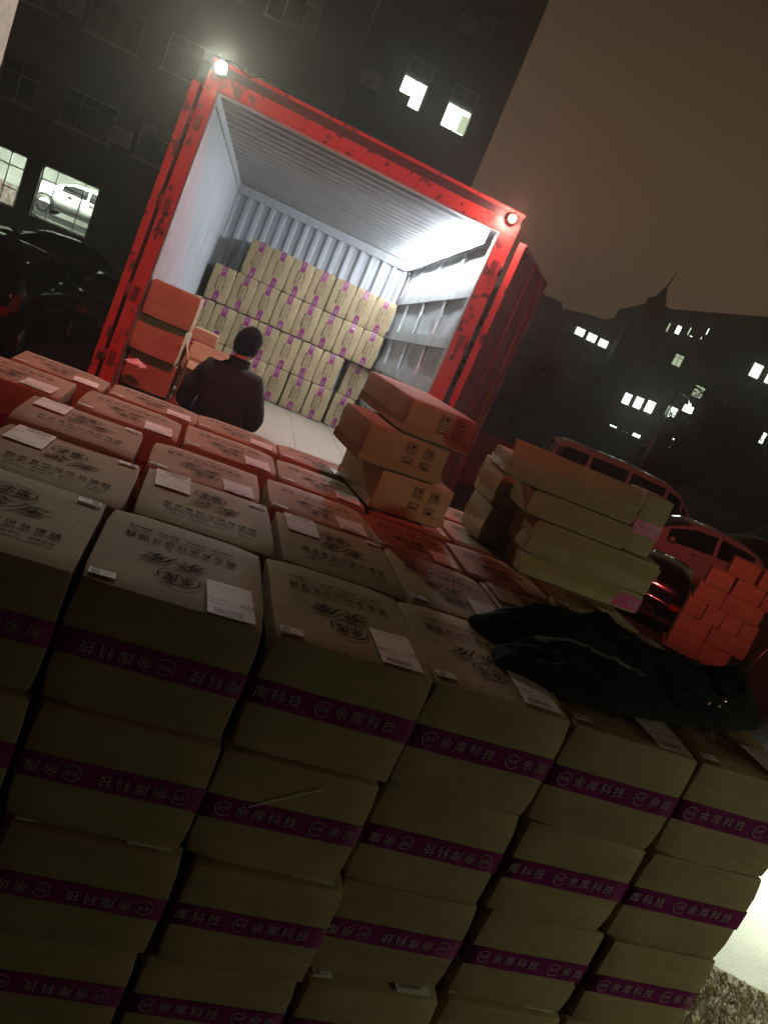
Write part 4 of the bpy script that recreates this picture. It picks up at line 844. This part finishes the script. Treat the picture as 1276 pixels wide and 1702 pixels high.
# figure faces +y; height 1.77
def fold(s_): return lambda p: p + Vector((1, 1, 0)) * (.010 * noise.noise((p.x * 7 + s_, p.y * 7, p.z * 13))) + Vector((0, -.006 * math.sin(p.z * 38 + p.x * 9), 0))
bp = [(0, 0, .95), (0, -.01, 1.15), (0, -.02, 1.38), (0, -.01, 1.50), (.01, .02, 1.57), (.02, .05, 1.66),
      (-.19, -.01, 1.43), (-.30, .02, 1.17), (-.20, .24, 1.08), (-.15, .30, 1.07), (.19, -.01, 1.43), (.265, .02, 1.16), (.16, .25, 1.10), (.11, .31, 1.10),
      (-.10, 0, .86), (-.11, .01, .48), (-.12, -.02, .08), (-.12, .12, .04), (.10, 0, .86), (.11, .01, .48), (.12, -.02, .08), (.13, .12, .04)]
be = [(0, 1), (1, 2), (2, 3), (3, 4), (4, 5), (2, 6), (6, 7), (7, 8), (8, 9), (2, 10), (10, 11), (11, 12), (12, 13), (0, 14), (14, 15), (15, 16), (16, 17), (0, 18), (18, 19), (19, 20), (20, 21)]
br = [.13, .13, .14, .07, .055, .075, .06, .045, .033, .04, .06, .045, .033, .04, .085, .06, .042, .04, .085, .06, .042, .04]
skin_mesh('body', bp, be, br, M_SKIN, pm)
# head: skull, jaw, nose, ears, eyes
hd = Vector((.025, .055, 1.665))
def head_pt(u, v):
    a = 2 * PI * u; t = PI * v; x = math.sin(t) * math.sin(a); y = math.sin(t) * math.cos(a); z = math.cos(t)
    p = Vector((x * .077, y * .098, z * .118))
    if z < -.1: p.x *= 1 - .30 * (-z - .1); p.y = p.y * (1 - .18 * (-z - .1)) + .012 * (-z)
    d = abs(x)
    if y > .6 and d < .22 and -.25 < z < .15: p.y += .022 * (1 - d / .22) * (1 - abs(z + .1) / .25 if abs(z + .1) < .25 else 0)
    if y > .5 and .02 < z < .18 and .2 < d < .55: p.y -= .008
    return hd + Matrix.Rotation(-.62, 3, 'Z') @ p
g = MB(); g.grid(head_pt, 32, 24); g.build('head', M_SKIN, pm)
for sx_ in (-1, 1):
    g = MB(); c = hd + Matrix.Rotation(-.62, 3, 'Z') @ Vector((sx_ * .079, -.004, -.008)); g.grid(lambda u, v: c + Vector((sx_ * .014 * math.sin(PI * v), .020 * math.sin(PI * v) * math.cos(2 * PI * u), .033 * math.cos(PI * v) + .004 * math.sin(2 * PI * u))), 10, 8); g.build('ear', M_SKIN, pm)
    g = MB(); c = hd + Matrix.Rotation(-.62, 3, 'Z') @ Vector((sx_ * .031, .083, .012)); g.grid(lambda u, v: c + .011 * Vector((math.sin(PI * v) * math.cos(2 * PI * u), math.sin(PI * v) * math.sin(2 * PI * u), math.cos(PI * v))), 8, 6); g.build('eye', M_LABEL, pm)
g = MB(); c0 = hd + Matrix.Rotation(-.62, 3, 'Z') @ Vector((0, .088, -.062)); g.box((c0.x - .022, c0.y - .004, c0.z - .004), (c0.x + .022, c0.y + .006, c0.z + .004)); g.build('mouth', mat('lips', (.35, .14, .12), .5), pm)
def hair_pt(u, v):
    a = 2 * PI * u; cy = math.cos(a); lim = .585 + .10 * (1 - cy) / 2 if cy < .3 else .42; t = PI * v * lim
    x = math.sin(t) * math.sin(a); y = math.sin(t) * math.cos(a); z = math.cos(t); nn = noise.noise((x * 9, y * 9, z * 9)) + .6 * noise.noise((x * 24, y * 24, z * 24))
    k = 1 + .05 * nn; e = .012 * (1 - v ** 6)
    return hd + Matrix.Rotation(-.62, 3, 'Z') @ Vector((x * (.084 + e) * k, y * (.106 + e) * k - .006, z * (.122 + e) * k))
g = MB(); g.grid(hair_pt, 56, 26)
hr = random.Random(4)
for _ in range(2200):
    u = hr.random(); v = hr.uniform(.03, .99); p = hair_pt(u, v); n = (p - hd).normalized(); d = (n * .35 + Vector((hr.gauss(0, .5), hr.gauss(0, .5), -.5 + hr.gauss(0, .4)))).normalized() * hr.uniform(.008, .018); w_ = n.cross(d).normalized() * .0015
    g.add([p - n * .003 - w_, p - n * .003 + w_, p + n * .006 + d], [(0, 1, 2)])
g.build('hair', M_HAIR, pm)
# jacket
jp = [(0, -.005, .90), (0, -.01, 1.02), (0, -.015, 1.18), (0, -.022, 1.36), (0, -.012, 1.475), (.005, .005, 1.535), (-.175, -.015, 1.425), (-.30, .01, 1.17), (-.215, .19, 1.09), (.175, -.015, 1.425), (.27, .01, 1.16), (.18, .20, 1.10)]
je = [(0, 1), (1, 2), (2, 3), (3, 4), (4, 5), (3, 6), (6, 7), (7, 8), (3, 9), (9, 10), (10, 11)]
jrad = [(.215, .15), (.215, .15), (.215, .15), (.20, .145), (.115, .10), (.078, .078), .098, .083, .062, .098, .083, .062]
skin_mesh('jacket', jp, je, jrad, M_MANJ, pm, 3, 0, fold(2.0))
g = MB(); g.grid(lambda u, v: Vector((.008 + (.078 + .006 * v) * math.cos(2 * PI * u), .012 + (.078 + .004 * v) * math.sin(2 * PI * u) - .008 * v, 1.505 + .062 * v * (1 - .25 * math.sin(2 * PI * u)))), 24, 4); g.build('collar', M_MANJ, pm)
skin_mesh('trousers', [(0, 0, .95), (-.10, 0, .85), (-.11, .01, .48), (-.12, -.015, .10), (.10, 0, .85), (.11, .01, .48), (.12, -.015, .10)], [(0, 1), (1, 2), (2, 3), (0, 4), (4, 5), (5, 6)], [.16, .115, .085, .07, .115, .085, .07], M_TROUS, pm, 2, 0, fold(7.0))
for sx_ in (-1, 1):
    g = MB(); g.grid(lambda u, v: Vector((sx_ * .122 + .048 * math.cos(2 * PI * u) * (1 - .15 * v), .05 + .135 * math.sin(2 * PI * u) * (1 - .25 * v) - .03 * v, .006 + .085 * v)), 18, 5); g.add([(sx_ * .122 + .048 * math.cos(2 * PI * k / 18), .05 + .135 * math.sin(2 * PI * k / 18), .006) for k in range(18)], [tuple(range(18))]); g.build('shoe', M_GASKET, pm)
    wx, wy, wz = (-.165, .285, 1.075) if sx_ < 0 else (.125, .295, 1.10)
    hp = [(wx, wy, wz), (wx, wy + .05, wz - .005), (wx, wy + .085, wz - .01)]; he = [(0, 1), (1, 2)]; hrd = [.027, (.036, .018), (.034, .015)]
    skin_mesh('hand', hp, he, hrd, M_SKIN, pm, 2)
    for k in range(4):
        fx = wx - .027 + .018 * k; fl = (.062, .072, .068, .054)[k]
        skin_mesh('finger', [(fx, wy + .082, wz - .008), (fx, wy + .082 + fl * .5, wz - .014), (fx, wy + .082 + fl * .8, wz - .036), (fx, wy + .082 + fl * .82, wz - .055)], [(0, 1), (1, 2), (2, 3)], [.0095, .009, .008, .007], M_SKIN, pm, 1)
    skin_mesh('thumb', [(wx - sx_ * .026, wy + .03, wz), (wx - sx_ * .050, wy + .055, wz + .006), (wx - sx_ * .050, wy + .085, wz)], [(0, 1), (1, 2)], [.012, .011, .009], M_SKIN, pm, 1)

# ------------------------------------------------------------------ floodlights on stands beside the stack, outside the frame
def work_light(loc, aim, label):
    p = Vector(loc); d = (Vector(aim) - p).normalized(); o = empty('work_light', TR(p.x, p.y, 0)); tag(o, label, 'work light', 'work lights')
    h = Vector((0, 0, p.z)) - d * .10; q = d.to_track_quat('-Z', 'Y').to_matrix().to_4x4(); q.translation = h
    g = MB(); g.box((-.15, -.11, -.01), (.15, .11, .06), 0, q); g.build('lamp_head', M_BLACKM, o)
    g = MB(); g.tube([(-d.x * .16, -d.y * .16, .03), (-d.x * .16, -d.y * .16, p.z - .02)], .018, 8); g.build('pole', M_STEEL, o)
    for k in range(3):
        a = k * 2.094 + .5; c = Vector((-d.x * .16, -d.y * .16, 0)); g = MB(); g.tube([c + Vector((0, 0, .55)), c + Vector((math.cos(a) * .45, math.sin(a) * .45, .012))], .012, 6); g.build('leg', M_STEEL, o)
work_light((7.0, 4.0, 1.3), (5.5, 2.75, 0), 'low work light on a tripod lighting the pale concrete')
work_light(FLOOD, (3.0, 1.0, 1.0), 'tall work light on a tripod facing the stack front')
# ------------------------------------------------------------------ street lamp
sl = empty('street_lamp', TR(16.7, 25, 0)); tag(sl, 'thin street lamp with a curved arm rising behind the van', 'street lamp')
g = MB(); g.tube([(0, 0, 0), (0, 0, 4.7)], [.06, .035], 10); g.build('post', M_STEEL, sl)
g = MB(); g.tube([(0, 0, 4.55), (.25, 0, 4.72), (.55, 0, 4.66), (.66, 0, 4.5)], .022, 8); g.build('arm', M_STEEL, sl)
g = MB(); g.box((.58, -.1, 4.18), (.86, .1, 4.42)); g.tube([(.72, 0, 4.42), (.68, 0, 4.5)], .05, 8); g.build('lamp_head', M_WINLIT2, sl)

# ------------------------------------------------------------------ trees
def tree(x, y, h, r, m, label, seed, n=1500, zc=.62, leaf=.16):
    rnd = random.Random(seed); o = empty('tree', TR(x, y, 0)); tag(o, label, 'tree')
    g = MB(); g.tube([(0, 0, 0), (.05 * h * .3, 0, h * .25), (.02 * h, .03 * h, h * .5), (.0, .0, h * .85)], [.045 * h * .6, .035 * h * .6, .02 * h * .6, .006 * h], 8)
    tips = []
    for k in range(11):
        a = rnd.uniform(0, 6.28); z = h * rnd.uniform(.3, .75); L_ = r * rnd.uniform(.6, 1.0); p = Vector((.02 * h, .02 * h, z)); q = p + Vector((math.cos(a) * L_, math.sin(a) * L_, L_ * rnd.uniform(.3, .9)))
        g.tube([p, (p + q) / 2 + Vector((0, 0, .1 * L_)), q], [.012 * h, .008 * h, .003 * h], 5); tips += [q, (p + q) / 2]
    g.build('trunk', M_BARK, o)
    g = MB()
    cl = [(t, r * rnd.uniform(.22, .45)) for t in tips] + [(Vector((rnd.gauss(0, r * .4), rnd.gauss(0, r * .4), h * rnd.uniform(zc - .2, .97))), r * rnd.uniform(.2, .4)) for _ in range(10)]
    for _ in range(n):
        c, cr = rnd.choice(cl); p = c + Vector((rnd.gauss(0, 1), rnd.gauss(0, 1), rnd.gauss(0, .8))) * cr * .55
        a = Vector((rnd.gauss(0, 1), rnd.gauss(0, 1), rnd.gauss(0, 1))).normalized() * leaf * rnd.uniform(.5, 1.2); b = a.orthogonal().normalized() * leaf * rnd.uniform(.25, .6)
        g.add([p - a, p + b, p + a, p - b], [(0, 1, 2, 3)])
    g.build('crown', m, o)
tree(27.5, 38, 6.4, 2.6, M_LEAF2, 'brown-leaved tree in front of the lit windows at the far right', 41, 2600)
tree(24.8, 36, 3.2, 1.5, M_LEAF, 'rounded dark tree between the street lamp and the brown-leaved tree', 42, 2200)
tree(19.2, 27, 2.6, 1.3, M_LEAF, 'low dark shrubby tree right of the street lamp', 43, 1500, .5)
tree(10.6, 30, 5.2, 1.6, M_LEAF2, 'thin bare-limbed tree just right of the container door', 44, 260)
tree(14.4, 33, 4.6, 1.7, M_LEAF2, 'sparse tree left of the street lamp', 45, 420)
tree(33.5, 44, 6.0, 2.6, M_LEAF, 'dark tree beneath the spired block at the right edge', 46, 2200)

# ------------------------------------------------------------------ haze added for glow round the lamps, in place of lens glare
M_HAZE = bpy.data.materials.new('haze'); M_HAZE.use_nodes = True; hn = M_HAZE.node_tree
hn.nodes.remove(hn.nodes['Principled BSDF']); pv = hn.nodes.new('ShaderNodeVolumePrincipled'); hn.links.new(pv.outputs[0], hn.nodes['Material Output'].inputs['Volume'])
pv.inputs['Color'].default_value = (.9, .9, .9, 1); pv.inputs['Density'].default_value = 0.008; pv.inputs['Anisotropy'].default_value = 0.8
g = MB(); g.box((-155, -65, -1), (155, 205, 26)); tag(g.build('haze', M_HAZE), kind='stuff')
